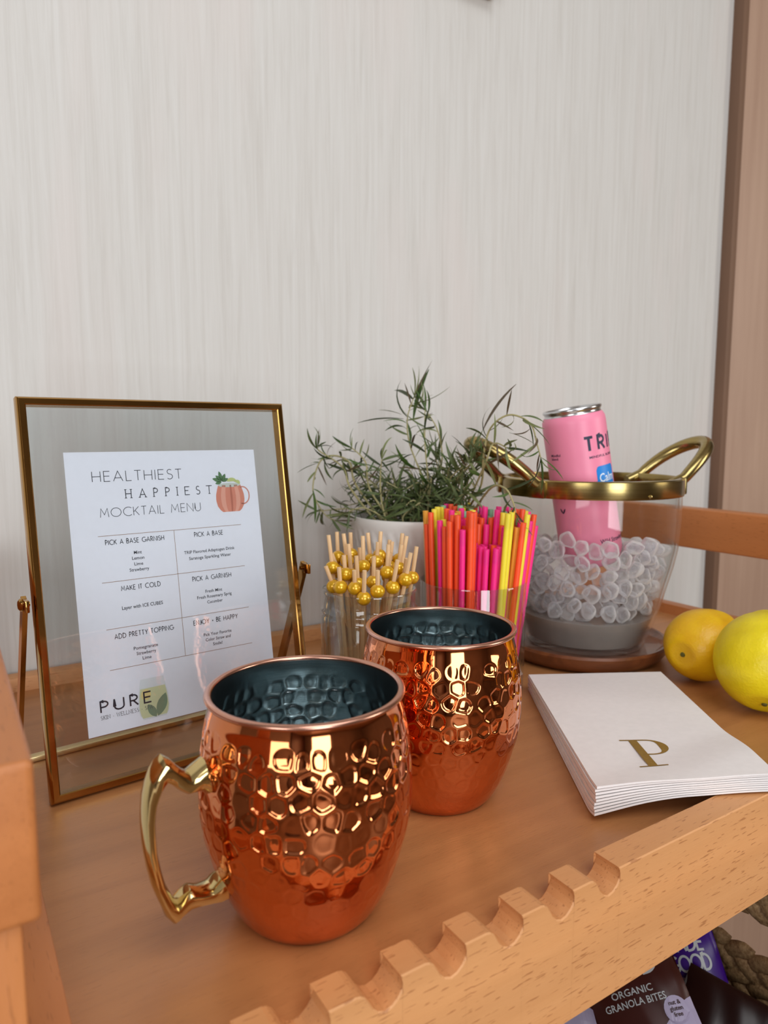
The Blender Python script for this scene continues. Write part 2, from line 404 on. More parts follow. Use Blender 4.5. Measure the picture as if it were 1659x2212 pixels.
def handle_mesh():
    O = [(.0458,.0795),(.0484,.0824),(.0549,.0785),(.0600,.0832),(.0655,.0886),(.0700,.0838),(.0732,.0740),(.0743,.0640),(.0738,.0510),(.0713,.0355),(.0680,.0256),(.0636,.0166),(.0607,.0184),(.0564,.0198),(.0520,.0199),(.0470,.0194),(.0408,.0182)]
    I = [(.0462,.0668),(.0500,.0700),(.0562,.0702),(.0604,.0738),(.0640,.0772),(.0666,.0735),(.0684,.0690),(.0692,.0627),(.0690,.0496),(.0664,.0356),(.0640,.0295),(.0617,.0250),(.0592,.0272),(.0562,.0292),(.0524,.0272),(.0470,.0266),(.0424,.0300)]
    Wd = [.0066,.0066,.0062,.0060,.0058,.0056,.0054,.0052,.0052,.0053,.0055,.0056,.0056,.0055,.0058,.0064,.0066]
    v = []; f = []; m = 8
    for (o, i, w) in zip(O, I, Wd):
        o = np.array(o); i = np.array(i); c = (o+i)/2; h = (o-i)/2
        for (a, b) in ((1, .35), (.55, .95), (-.55, .95), (-1, .35), (-1, -.35), (-.55, -.95), (.55, -.95), (1, -.35)):
            p = c+h*a; v.append((p[0], b*w, p[1]))
    for k in range(len(O)-1):
        for j in range(m):
            j2 = (j+1) % m; f.append((k*m+j, k*m+j2, (k+1)*m+j2, (k+1)*m+j))
    f.append(tuple(range(m))[::-1]); f.append(tuple(range((len(O)-1)*m, len(O)*m)))
    me = mesh('mug_handle', v, f, M_brass)
    bm = bmesh.new(); bm.from_mesh(me); bmesh.ops.recalc_face_normals(bm, faces=bm.faces)
    bmesh.ops.subdivide_edges(bm, edges=bm.edges, cuts=1, use_grid_fill=True, smooth=0.35)
    bm.to_mesh(me); bm.free()
    me.polygons.foreach_set('use_smooth', [True]*len(me.polygons)); me.set_sharp_from_angle(angle=R_(42)); return me
me_handle = handle_mesh()
MUGS = [((-.0352, .3035), 'hammered copper mug nearest the viewer, brass handle at its left', PI+R_(35)),
        ((.0335, .4044), 'hammered copper mug behind the front mug, before the glass of straws', R_(97))]
for (p, lab, hz) in MUGS:
    t = thing('copper_mug', lab, 'mug', (p[0], p[1], 0.0003), hz, 'hammered copper mugs')
    obj('body', me_body, t); obj('liner', me_liner, t, label='dark brushed steel inside of the mug'); obj('rim', me_rim, t)
    obj('handle', me_handle, t, label='polished brass angular handle')

# ================================================================== PICTURE FRAME AND MENU
AZ = .9248; LEAN = .1631; FRz = PI/2-AZ
FP = Vector((-.1917, .3825, 0.0006))
frame = thing('picture_frame', 'gold metal standing frame with two clear panes holding the menu', 'picture frame', FP, FRz)
def fl(s, n, t): return (s, n*math.cos(LEAN)+t*math.sin(LEAN), t*math.cos(LEAN)-n*math.sin(LEAN)+0.0012)
FW, FH, FD, FB = .1763, .2393, .0085, .0050
def frame_bar(kind):
    # mitred bar, rounded front
    b = FB; sec = [(0, .0018), (.0006, .0006), (.0014, 0), (.0044, .0001), (b, .0007), (b, FD), (0, FD)]  # (inward, depth)
    if kind == 'b': ends = ((0, 0, 1, 1), (FW, 0, -1, 1)); 
    v = []; f = []
    def corner(c, sx, sz):
        for (i, d) in sec: v.append(fl(c[0]+sx*i, d, c[1]+sz*i))
    cs = {'b': ((0, 0, 1, 1), (FW, 0, -1, 1)), 't': ((FW, FH, -1, -1), (0, FH, 1, -1)), 'l': ((0, FH, 1, -1), (0, 0, 1, 1)), 'r': ((FW, 0, -1, 1), (FW, FH, -1, -1))}[kind]
    for c in cs: corner((c[0], c[1]), c[2], c[3])
    m = len(sec)
    for j in range(m):
        j2 = (j+1) % m; f.append((j, j2, m+j2, m+j))
    f.append(tuple(range(m))[::-1]); f.append(tuple(range(m, 2*m)))
    me = mesh('frame_bar', v, f, M_gold, True, 35)
    bm = bmesh.new(); bm.from_mesh(me); bmesh.ops.recalc_face_normals(bm, faces=bm.faces); bm.to_mesh(me); bm.free()
    return me
for k in 'btlr': obj('frame_bar', frame_bar(k), frame)
def slab(name, s0, s1, t0, t1, n0, n1, mat):
    v = [fl(s, n, t) for n in (n0, n1) for (s, t) in ((s0, t0), (s1, t0), (s1, t1), (s0, t1))]
    return mesh(name, v, [(0,1,2,3),(4,7,6,5),(0,4,5,1),(1,5,6,2),(2,6,7,3),(3,7,4,0)], mat)
obj('glass_pane', slab('glass_pane', .0035, FW-.0035, .0035, FH-.0035, .0025, .0037, M_pane), frame)
obj('glass_pane', slab('glass_pane', .0035, FW-.0035, .0035, FH-.0035, .0049, .0061, M_pane), frame)
# easel stand: two legs and a foot bar
def leg(s, ex):
    a = Vector((s, 0.021, 0.1165)); b = Vector((s, 0.0735, 0.0025))
    d = (b-a).normalized(); n = Vector((0, d.z, -d.y)); v = []; hw = .0014; hd = .0036
    for p in (a-d*.004, b):
        for (i, j) in ((-1, -1), (1, -1), (1, 1), (-1, 1)): v.append(p+Vector((i*hw, 0, 0))+n*j*hd)
    return mesh('stand_leg', v, [(0,3,2,1),(4,5,6,7),(0,1,5,4),(1,2,6,5),(2,3,7,6),(3,0,4,7)], M_gold)
obj('stand_leg', leg(-.0050, -1), frame); obj('stand_leg', leg(FW+.0050, 1), frame)
obj('foot_bar', box('foot_bar', (-.0061, .0690, .0), (FW+.0061, .0760, .0032), M_gold2, 0.0005), frame, label='pale gold flat foot bar of the stand')
for s, sg in ((-.0048, -1), (FW+.0048, 1)):
    sc = obj('hinge_screw', lathe('hinge_screw', [(.0001, -.0035), (.0014, -.0035), (.0014, 0), (.0036, 0), (.0040, .0008), (.0036, .0018), (.0022, .0028), (.0001, .0031)], M_gold, 24), frame)
    sc.location = (s+sg*.0008, .0205, .1170); sc.rotation_euler = (0, sg*PI/2, 0)
    pl = obj('hinge_lug', box('hinge_lug', (-.0012, -.0075, -.0035), (.0012, .0015, .0035), M_gold, .0006), frame); pl.location = (s, .0195, .1170)

# stroke lettering -------------------------------------------------
def arc(cx, cy_, rx, ry, a0, a1, n=10): return [(cx+rx*math.cos(R_(a0+(a1-a0)*i/n)), cy_+ry*math.sin(R_(a0+(a1-a0)*i/n))) for i in range(n+1)]
GL = {
 'A': (.72, [[(0,0),(.36,1),(.72,0)], [(.12,.32),(.60,.32)]]),
 'B': (.50, [[(0,0),(0,1)], [(0,1),(.25,1)]+arc(.25,.77,.2,.23,90,-90)+[(0,.54)], [(0,.54),(.27,.54)]+arc(.27,.27,.23,.27,90,-90)+[(0,0)]]),
 'C': (.78, [arc(.5,.5,.5,.5,50,310,18)]),
 'D': (.68, [[(0,0),(0,1),(.2,1)]+arc(.2,.5,.48,.5,90,-90,12)+[(0,0)]]),
 'E': (.46, [[(.46,0),(0,0),(0,1),(.46,1)], [(0,.52),(.42,.52)]]),
 'F': (.44, [[(0,0),(0,1),(.44,1)], [(0,.52),(.4,.52)]]),
 'G': (.86, [arc(.5,.5,.5,.5,50,340,18)+[(.97,.45),(.6,.45)]]),
 'H': (.62, [[(0,0),(0,1)], [(.62,0),(.62,1)], [(0,.5),(.62,.5)]]),
 'I': (.0, [[(0,0),(0,1)]]),
 'J': (.34, [[(.34,1),(.34,.22)]+arc(.12,.22,.22,.22,0,-120,8)]),
 'K': (.56, [[(0,0),(0,1)], [(.54,1),(.02,.42)], [(.16,.56),(.56,0)]]),
 'L': (.42, [[(0,1),(0,0),(.42,0)]]),
 'M': (.82, [[(0,0),(.1,1),(.41,.28),(.72,1),(.82,0)]]),
 'N': (.66, [[(0,0),(0,1),(.66,0),(.66,1)]]),
 'O': (1.0, [arc(.5,.5,.5,.5,0,360,26)]),
 'P': (.46, [[(0,0),(0,1),(.2,1)]+arc(.2,.74,.26,.26,90,-90)+[(0,.48)]]),
 'R': (.50, [[(0,0),(0,1),(.2,1)]+arc(.2,.74,.26,.26,90,-90)+[(0,.48)], [(.2,.48),(.50,0)]]),
 'S': (.46, [arc(.24,.76,.2,.24,40,250,12)+arc(.22,.26,.24,.26,80,-140,12)]),
 'T': (.52, [[(0,1),(.52,1)], [(.26,0),(.26,1)]]),
 'U': (.60, [[(0,1),(0,.3)]+arc(.3,.3,.3,.3,180,360,12)+[(.6,1)]]),
 'W': (.98, [[(0,1),(.24,0),(.49,.95),(.74,0),(.98,1)]]),
 'Y': (.60, [[(0,1),(.3,.45),(.6,1)], [(.3,.45),(.3,0)]]),
 '+': (.34, [[(0,.42),(.34,.42)], [(.17,.25),(.17,.59)]]),
 '.': (.12, [[(.0,.42),(.12,.42)], [(.0,.34),(.12,.34)]]),
 ' ': (.30, []),
}
def strokes_vf(text, x0, y0, size, wd, track=.22, serif=0.0, width=None, slantfn=None):
    """flat lettering in the (x, y) plane: returns verts2d, faces; width forces the total advance"""
    L = []; x = 0
    for ch in text:
        w, st = GL[ch]; L.append((x, ch)); x += w+track
    tot = x-track; kx = (width/size/tot) if width else 1.0
    v = []; f = []
    def seg(P, w):
        P = [np.array(p, float) for p in P]
        n = len(P); Ls = []; Rs = []
        for i in range(n):
            d0 = P[i]-P[i-1] if i > 0 else P[1]-P[0]; d1 = P[i+1]-P[i] if i < n-1 else d0
            d0 = d0/(np.hypot(*d0)+1e-12); d1 = d1/(np.hypot(*d1)+1e-12)
            t = d0+d1; t = t/(np.hypot(*t)+1e-9) if np.hypot(*t) > .2 else d1
            nn = np.array([-t[1], t[0]]); k = 1/max(.45, abs(t@d1))
            Ls.append(P[i]+nn*w/2*k); Rs.append(P[i]-nn*w/2*k)
        b = len(v); v.extend([tuple(p) for p in Ls]+[tuple(p) for p in Rs])
        for i in range(n-1): f.append((b+i, b+n+i, b+n+i+1, b+i+1))
    for (x, ch) in L:
        for st in GL[ch][1]:
            P = [(x0+(x+px)*size*kx, y0+py*size) for (px, py) in st]
            seg(P, wd)
            if serif:
                for q in (st[0], st[-1]):
                    if q[1] in (0, 1): seg([(x0+(x+q[0]-serif)*size*kx, y0+q[1]*size), (x0+(x+q[0]+serif)*size*kx, y0+q[1]*size)], wd*.8)
    return v, f
def font_vf(text, size, x0=0, y0=0, align='CENTER', kx=1.0, width=None):
    cu = bpy.data.curves.new('t', 'FONT'); cu.body = text; cu.size = size; cu.align_x = align; cu.resolution_u = 2; cu.offset = size*.012
    o = bpy.data.objects.new('t', cu); COL.objects.link(o)
    dg = bpy.context.evaluated_depsgraph_get(); me = bpy.data.meshes.new_from_object(o.evaluated_get(dg))
    v = [(p.co.x, p.co.y) for p in me.vertices]; f = [tuple(p.vertices) for p in me.polygons]
    bpy.data.objects.remove(o); bpy.data.curves.remove(cu); bpy.data.meshes.remove(me)
    xs = [p[0] for p in v]
    if width and xs: kx = width/(max(xs)-min(xs))
    return [(x0+p[0]*kx, y0+p[1]) for p in v], f
def merge(L):
    v = []; f = []
    for (a, b) in L:
        n = len(v); v += a; f += [tuple(i+n for i in q) for q in b]
    return v, f
# menu card: plane coordinates in mm on the frame plane
card = thing('menu_card', 'white printed cocktail menu card pressed between the panes of the gold frame', 'menu card', FP, FRz)
mm = .001
obj('card', slab('card', 23.9*mm, 151.2*mm, 32*mm, 206.0*mm, .0042, .0045, M_paper), card)
def printed(name, vf, mat, lift=.00004):
    v, f = vf; return obj(name, mesh(name, [fl(x*mm, .0042-lift, y*mm) for (x, y) in v], f, mat), card)
K = []
K.append(strokes_vf('HEALTHIEST', 39.3, 187.3, 6.4, .42, .26, width=57.2))
K.append(strokes_vf('MOCKTAIL MENU', 42.2, 164.9, 5.5, .36, .24, width=65.4))
K.append(strokes_vf('HAPPIEST', 58.8, 176.2, 5.4, .52, .95, serif=.13, width=57.6))
for k_ in K: printed('title_lettering', k_, M_ink)
K = []
for (t, cx, y, w) in (('PICK A BASE GARNISH', 62.2, 147.5, 37), ('PICK A BASE', 111.7, 147.5, 20.4), ('MAKE IT COLD', 63.2, 117.9, 24.8), ('PICK A GARNISH', 111.2, 117.9, 27.6),
                      ('ADD PRETTY TOPPING', 62.8, 88.6, 37.2), ('ENJOY + BE HAPPY', 111.2, 88.8, 31.6)):
    K.append(strokes_vf(t, cx-w/2, y, 2.9, .40, .26, width=w))
for k_ in K: printed('section_heading', k_, M_ink)
K = []
for (t, cx, y, w) in (('Mint', 63, 140.2, 5.0), ('Lemon', 63, 136.6, 7.8), ('Lime', 63, 132.9, 5.6), ('Strawberry', 63.1, 129.3, 12.4),
                      ('TRIP Flavored Adaptogen Drink', 111.4, 136.6, 36.2), ('Saratoga Sparkling Water', 111.3, 132.4, 30),
                      ('Layer with ICE CUBES', 63.1, 106.0, 26), ('Fresh Mint', 111.5, 109.2, 12), ('Fresh Rosemary Sprig', 111.7, 105.6, 24.8), ('Cucumber', 111.6, 101.9, 11),
                      ('Pomegranate', 62.7, 79.8, 15.4), ('Strawberry', 62.7, 76.3, 12.4), ('Lime', 62.8, 72.9, 5.6),
                      ('Pick Your Favorite', 111.5, 80.3, 20), ('Color Straw and', 111.6, 76.8, 18), ('Smile!', 110.9, 73.3, 6.8)):
    K.append(font_vf(t, 2.9 if 'ICE' not in t else 3.2, cx, y, width=w))
for k_ in K: printed('item_text', k_, M_ink)
def rect2(x0, y0, x1, y1): return ([(x0, y0), (x1, y0), (x1, y1), (x0, y1)], [(0, 1, 2, 3)])
for k_ in [rect2(39.6, y-.16, 136, y+.16) for y in (153.2, 124.2, 95.1, 70.0)]+[rect2(87.65, 70, 87.95, 153.2)]: printed('rule_line', k_, M_line)
printed('company_lettering', merge([strokes_vf('PURE', 32.2, 45.6, 6.6, .95, .42, width=30.8)]), M_ink, .00010)
printed('company_small_lettering', merge([strokes_vf('SKIN . WELLNESS . SPA', 31.8, 41.2, 2.3, .24, .30, serif=.12, width=31.6)]), plain('grey_ink', (88, 88, 92), .5), .00010)
def poly2(P): return ([tuple(p) for p in P], [tuple(range(len(P)))])
def leaf2(x, y, L, w, a):
    n = 8; P = []
    for i in range(n+1): t = i/n; P.append((t*L, w*math.sin(PI*t)**.8))
    for i in range(n-1, 0, -1): t = i/n; P.append((t*L, -w*math.sin(PI*t)**.8))
    c, s = math.cos(R_(a)), math.sin(R_(a)); return poly2([(x+p[0]*c-p[1]*s, y+p[0]*s+p[1]*c) for p in P])
# mug drawing
def mug_side(y): return np.interp(y, [162.8, 164, 167, 171, 175, 179, 181.5], [6.2, 7.8, 9.8, 10.6, 10.4, 9.2, 8.3])
def mugp(k0, k1): 
    ys = np.linspace(162.8, 181.5, 14)
    return poly2([(130+k0*mug_side(y), y) for y in ys]+[(130+k1*mug_side(y), y) for y in ys[::-1]])
printed('mug_drawing', merge([mugp(-1, 1), strokes_vf('', 0, 0, 1, 1)]), plain('print_copper', (214, 136, 114), .5))
printed('mug_drawing_light', merge([mugp(-.66, -.34), mugp(.40, .70)]), plain('print_pink', (228, 164, 144), .5), .00007)
printed('mug_drawing_shade', merge([mugp(.02, .16)]), plain('print_brown', (186, 110, 90), .5), .00007)
ringp = [(139.5+4.9*math.cos(R_(a)), 173.8+6.0*math.sin(R_(a))) for a in range(-110, 111, 10)]
vv = []; ff = []
for i, (x, y) in enumerate(ringp):
    a = R_(-110+10*i); vv += [(x+.45*math.cos(a), y+.45*math.sin(a)), (x-.45*math.cos(a), y-.45*math.sin(a))]
    if i: ff.append((2*i-2, 2*i-1, 2*i+1, 2*i))
printed('mug_drawing_handle', (vv, ff), plain('print_copper_line', (206, 138, 122), .5))
printed('mug_drawing_top', merge([poly2(arc(130, 181.4, 8.3, 1.5, 0, 360, 20))]), plain('print_grey', (196, 204, 196), .5), .00007)
printed('lime_drawing', merge([poly2(arc(132, 184.2, 3.4, 2.3, -10, 190, 12)), poly2(arc(136, 182.9, 2.3, 2.0, -40, 160, 12))]), plain('print_lime', (190, 200, 130), .5), .0001)
printed('mint_drawing', merge([leaf2(124.5, 184, 7, 1.3, 205-45+0), leaf2(125, 184, 7.5, 1.3, 105), leaf2(125, 184, 6, 1.3, 65), leaf2(125, 184.5, 6, 1.2, 140), leaf2(125, 184, 5, 1.2, 25), leaf2(124.5, 183.6, 4.8, 1.1, 190)]), plain('print_mint', (86, 124, 84), .5), .00013)
# pale drink drawing
def gls(k0, k1, y0, y1):
    ys = np.linspace(y0, y1, 10); w = lambda y: np.interp(y, [35, 37, 42, 50, 61], [7.2, 9.0, 10.0, 9.4, 7.3])
    return poly2([(64.6+k0*w(y), y) for y in ys]+[(64.6+k1*w(y), y) for y in ys[::-1]])
printed('glass_drawing', merge([gls(-1, 1, 35, 60.5)]), plain('print_glass', (216, 222, 226), .5))
printed('drink_drawing', merge([gls(-.93, .93, 36, 54.5)]), plain('print_drink', (206, 210, 168), .5), .00006)
printed('lemon_drawing', merge([poly2(arc(60, 50.5, 3.2, 3.4, 0, 360, 16))]), plain('print_lemon', (226, 208, 140), .5), .00008)
printed('herb_drawing', merge([leaf2(66.5, 35.6, 15, 3.2, 66), leaf2(65.5, 35.4, 10, 2.4, 118)]), plain('print_leaf', (122, 144, 118), .5), .00009)

# ================================================================== NAPKINS
import itertools
NC = dict(FL=(.2962, .2484), BL=(.4086, .4178), BR=(.5090, .3625), FR=(.3905, .2005))
NN = 9
def napkin_mesh(i):
    # folded napkin i from the bottom: a soft sheet pack, front corner lifting over the rail
    nu, nv = 14, 44; v = []; f = []
    th_f, th_b = .0205/NN, .0135/NN
    jx, jy, ja = [random.uniform(-1, 1) for _ in range(3)]
    top = (i == NN-1)
    def P(a, b, layer):
        # a: left->right 0..1, b: front->back 0..1
        FLc, FRc, BRc, BLc = (Vector(NC[k]) for k in ('FL', 'FR', 'BR', 'BL'))
        p = (FLc*(1-a)+FRc*a)*(1-b)+(BLc*(1-a)+BRc*a)*b
        c = (FLc+BRc)/2; p = c+(p-c)*(1+.001*jx); p += Vector((jx*.0005, jy*.0005)); d = p-c; an = ja*.003; p = c+Vector((d.x*math.cos(an)-d.y*math.sin(an), d.x*math.sin(an)+d.y*math.cos(an)))
        y0 = p.y
        th = th_f*(1-b)+th_b*b
        edge = min(a, 1-a)/.1; pinch = 1
        z = .0004+th*(i+layer)
        # front edge slumps forward in the middle, corner rides up on the rail
        lift = max(0., min(1., (.262-y0)/.040)); lift = lift*lift*(3-2*lift)
        base = .0128*lift
        comp = 1-.45*lift
        z = base+.0004+th*(i+layer)*comp
        z += .0006*math.sin(7*a+1)*(1-b)*math.sin(PI*a)
        return (p.x, p.y, z)
    for layer in (.14, .86):
        for j in range(nv+1):
            for k in range(nu+1): v.append(P(k/nu, j/nv, layer))
    n = (nu+1)*(nv+1); q = lambda j, k, l: l*n+j*(nu+1)+k
    for j in range(nv):
        for k in range(nu):
            f.append((q(j, k, 0), q(j+1, k, 0), q(j+1, k+1, 0), q(j, k+1, 0)))
            f.append((q(j, k, 1), q(j, k+1, 1), q(j+1, k+1, 1), q(j+1, k, 1)))
    for k in range(nu):
        f.append((q(0, k, 0), q(0, k+1, 0), q(0, k+1, 1), q(0, k, 1))); f.append((q(nv, k, 0), q(nv, k, 1), q(nv, k+1, 1), q(nv, k+1, 0)))
    for j in range(nv):
        f.append((q(j, 0, 0), q(j, 0, 1), q(j+1, 0, 1), q(j+1, 0, 0))); f.append((q(j, nu, 0), q(j+1, nu, 0), q(j+1, nu, 1), q(j, nu, 1)))
    return mesh('napkin', v, f, M_napkin, True, 50), P
random.seed(3)
for i in range(NN):
    me, PF = napkin_mesh(i)
    o = obj('napkin', me); o.rotation_euler = (0, 0, ROT)
    o['category'] = 'napkin'; o['group'] = 'stacked paper guest napkins'
    if i == NN-1:
        o['label'] = 'top white paper napkin of the stack with a gold P'
        # letter P, drawn flat: serifed
        Pp = []
        def strip(p0, p1, w0): 
            return ([(p0[0]-w0/2, p0[1]), (p0[0]+w0/2, p0[1]), (p1[0]+w0/2, p1[1]), (p1[0]-w0/2, p1[1])], [(0, 1, 2, 3)])
        K = [strip((.30, 0), (.30, 1), .155), rect2(.06, 0, .56, .035), rect2(.06, .965, .30, 1.0)]
        n = 14; v2 = []; f2 = []
        for t in range(n+1):
            a = R_(90-180*t/n); th = .03+.13*math.cos(a)**1.5 if math.cos(a) > 0 else .03
            co, so = math.cos(a), math.sin(a)
            v2 += [(.50+.36*co, .725+.275*so), (.50+max(0, (.36-th))*co, .725+(.275-.035)*so)]
            if t: f2.append((2*t-2, 2*t, 2*t+1, 2*t-1))
        K.append((v2, f2)); K.append(rect2(.3, .965, .52, 1.0)); K.append(rect2(.3, .45, .52, .485))
        v, f = merge(K)
        # subdivide finely enough to follow the sheet
        a0, b0, sa, sb = .285, .105, .33, .205
        vv = []
        for (x, y) in v:
            q = PF(a0+x*sa, b0+y*sb, .86); vv.append((q[0], q[1], q[2]+.00022))
        obj('gold_letter', mesh('gold_letter', vv, f, M_foil), o, label='gold foil serif letter P')
    elif i == 0: o['label'] = 'lowest white folded paper napkin of the stack, lying on the tray'
    else: o['label'] = '%s white folded paper napkin of the stack counted from the tray' % ORD[i+1]

# ================================================================== TUMBLER AND STRAWS
GX, GY, GR, GH = .0745, .5769, .0443, .0942
def vessel(prof_out, th, base):
    inn = [(max(r-th, .001), max(z, base)) for (r, z) in prof_out]
    return prof_out, inn
tum = thing('glass_tumbler', 'clear straight glass tumbler full of neon straws behind the rear mug', 'glass', (GX, GY, 0.0003))
po = [(.0001, 0), (.0400, 0), (.0428, .001), (.0434, .004), (.0438, .02), (.0441, .06), (.0443, GH-.001), (.0440, GH), (.0430, GH), (.0427, GH-.001), (.0421, .06), (.0417, .02), (.0408, .0085), (.038, .007), (.0001, .007)]
obj('glass_wall', lathe('glass_wall', po, M_glass, 96, False, True, 60), tum)
NEON = {'orange': ((255, 88, 44), .36), 'pink': ((255, 44, 140), .28), 'yellow': ((246, 226, 60), .22), 'teal': ((140, 190, 150), .09), 'amber': ((255, 176, 60), .03)}
MN = {}
for k, (c, w) in NEON.items(): 
    MN[k] = plain('neon_'+k, c, .35, var=.03, sss=0.25, sssr=(.004, .004, .004), ssss=1.0)
rs = random.Random(11)
names = {'orange': 'neon orange plastic straw in the glass tumbler', 'pink': 'hot pink plastic straw in the glass tumbler', 'yellow': 'neon yellow plastic straw in the glass tumbler',
         'teal': 'pale green plastic straw in the glass tumbler', 'amber': 'amber plastic straw in the glass tumbler'}
def straw_me(col, L):
    r = .0024; ri = .0020; n = 10; v = []; f = []
    for (rad, z) in ((r, 0), (r, L), (ri, L), (ri, L-.012)):
        for i in range(n): v.append((rad*math.cos(2*PI*i/n), rad*math.sin(2*PI*i/n), z))
    for j in range(3):
        for i in range(n):
            i2 = (i+1) % n; f.append((j*n+i, j*n+i2, (j+1)*n+i2, (j+1)*n+i))
    f.append(tuple(range(n))[::-1]); f.append(tuple(range(3*n, 4*n)))
    return mesh('straw', v, f, MN[col], True, 60)
SM = {(c, L): straw_me(c, L) for c in NEON for L in (.133, .138, .143, .146)}
SHORT = {c: straw_me(c, .118) for c in NEON}
ns = 0; slab_ = []
for iy in range(-8, 9):
    for ix in range(-8, 9):
        x = (ix+.5*(iy % 2))*.0052+rs.uniform(-.0001, .0001); y = iy*.00452+rs.uniform(-.0001, .0001)
        if math.hypot(x, y) > .0358: continue
        front = y < -.008 and -.004 < x < .012
        if rs.random() < (.38 if front else .20): continue
        tx, ty = x*1.25+.003, y*1.22+.002
        if x > .006 and rs.random() < .8: tx += .006*(x/.035)
        col = rs.choices(list(NEON), [w for (_, w) in NEON.values()])[0]
        if y < -.02 and x < -.002 and rs.random() < .8: col = 'orange'
        if y < -.012 and x > .018 and rs.random() < .45: col = rs.choice(['yellow', 'orange', 'amber'])
        if front and rs.random() < .5: col = 'pink'
        L = rs.choice((.133, .138, .138, .143, .146))
        me = SHORT[col] if (front and y < -.012) else SM[(col, L)]
        if front and y < -.012: L = .118
        o = obj('drinking_straw', me)
        d = Vector((tx-x, ty-y, .135)).normalized()
        o.location = (GX+x, GY+y, .0078+rs.uniform(0, .0015)); o.rotation_euler = Vector((0, 0, 1)).rotation_difference(d).to_euler()
        tier = 'at the front of' if y < -.018 else ('in the front middle of' if y < 0 else ('in the back middle of' if y < .018 else 'at the back of'))
        slab_.append((names[col].replace(' in the glass tumbler', '')+' '+tier+' the tumbler', tx, o)); o['category'] = 'straw'; o['group'] = 'neon plastic straws in the glass tumbler'; ns += 1

rank_labels(slab_, '%s from the left: %s')
# ================================================================== JAR AND COCKTAIL PICKS
JX, JY, JH = -.0108, .5000, .1035
jar = thing('glass_jar', 'small clear glass jar with a necked rim holding beaded bamboo picks', 'jar', (JX, JY, 0.0003))
po = [(.0001, 0), (.031, 0), (.0345, .0015), (.0352, .005), (.0354, .03), (.0354, .083), (.0352, .0858), (.0344, .0872), (.0353, .0886), (.0352, .0900), (.0338, .0914), (.0336, .1015), (.0346, .1028), (.0338, .1043),
      (.0322, .1040), (.0316, .1025), (.0316, .092), (.0318, .0895), (.0330, .086), (.0330, .03), (.0328, .009), (.031, .0062), (.0001, .0058)]
obj('glass_wall', lathe('glass_wall', po, M_jar, 96, False, True, 70), jar)
def bamboo():
    m = Mat('bamboo'); g = m.noise(m.coord((500, 500, 25)), 1, 3, .6)
    m.set(col=m.ramp(g, [(.3, s2l(212, 170, 120)), (.7, s2l(240, 208, 164))]), rough=.55); return m.m
M_bam = bamboo()
def bead_mat():
    m = Mat('gold_bead'); g = m.noise(m.coord((150, 150, 150)), 1, 3, .5)
    m.set(col=m.ramp(g, [(.3, s2l(214, 158, 14)), (.7, s2l(232, 184, 34))]), rough=.26, metal=.35, coat=.5); return m.m
M_bead = bead_mat()
me_stick = {}
for L in (.110, .116, .122, .128, .134): 
    v, f = tube_vf([(0, 0, 0), (0, 0, L)], .0015, 8); me_stick[L] = mesh('pick_stick', v, f, M_bam, True, 60)
bm = bmesh.new(); bmesh.ops.create_uvsphere(bm, u_segments=20, v_segments=14, radius=.0052)
for vtx in bm.verts: vtx.co.z *= .95
me_bead = bpy.data.meshes.new('bead'); bm.to_mesh(me_bead); bm.free(); me_bead.materials.append(M_bead)
me_bead.polygons.foreach_set('use_smooth', [True]*len(me_bead.polygons))
def segdist(p1, q1, p2, q2):
    d1 = q1-p1; d2 = q2-p2; r = p1-p2; a = d1.dot(d1); e = d2.dot(d2); f_ = d2.dot(r); c = d1.dot(r); b = d1.dot(d2); den = a*e-b*b
    s = max(0, min(1, (b*f_-c*e)/den)) if den > 1e-14 else 0
    t = (b*s+f_)/e
    if t < 0: t = 0; s = max(0, min(1, -c/a))
    elif t > 1: t = 1; s = max(0, min(1, (b-c)/a))
    return (p1+d1*s-p2-d2*t).length
rp = random.Random(7); picks = []; plab = []
tries = 0
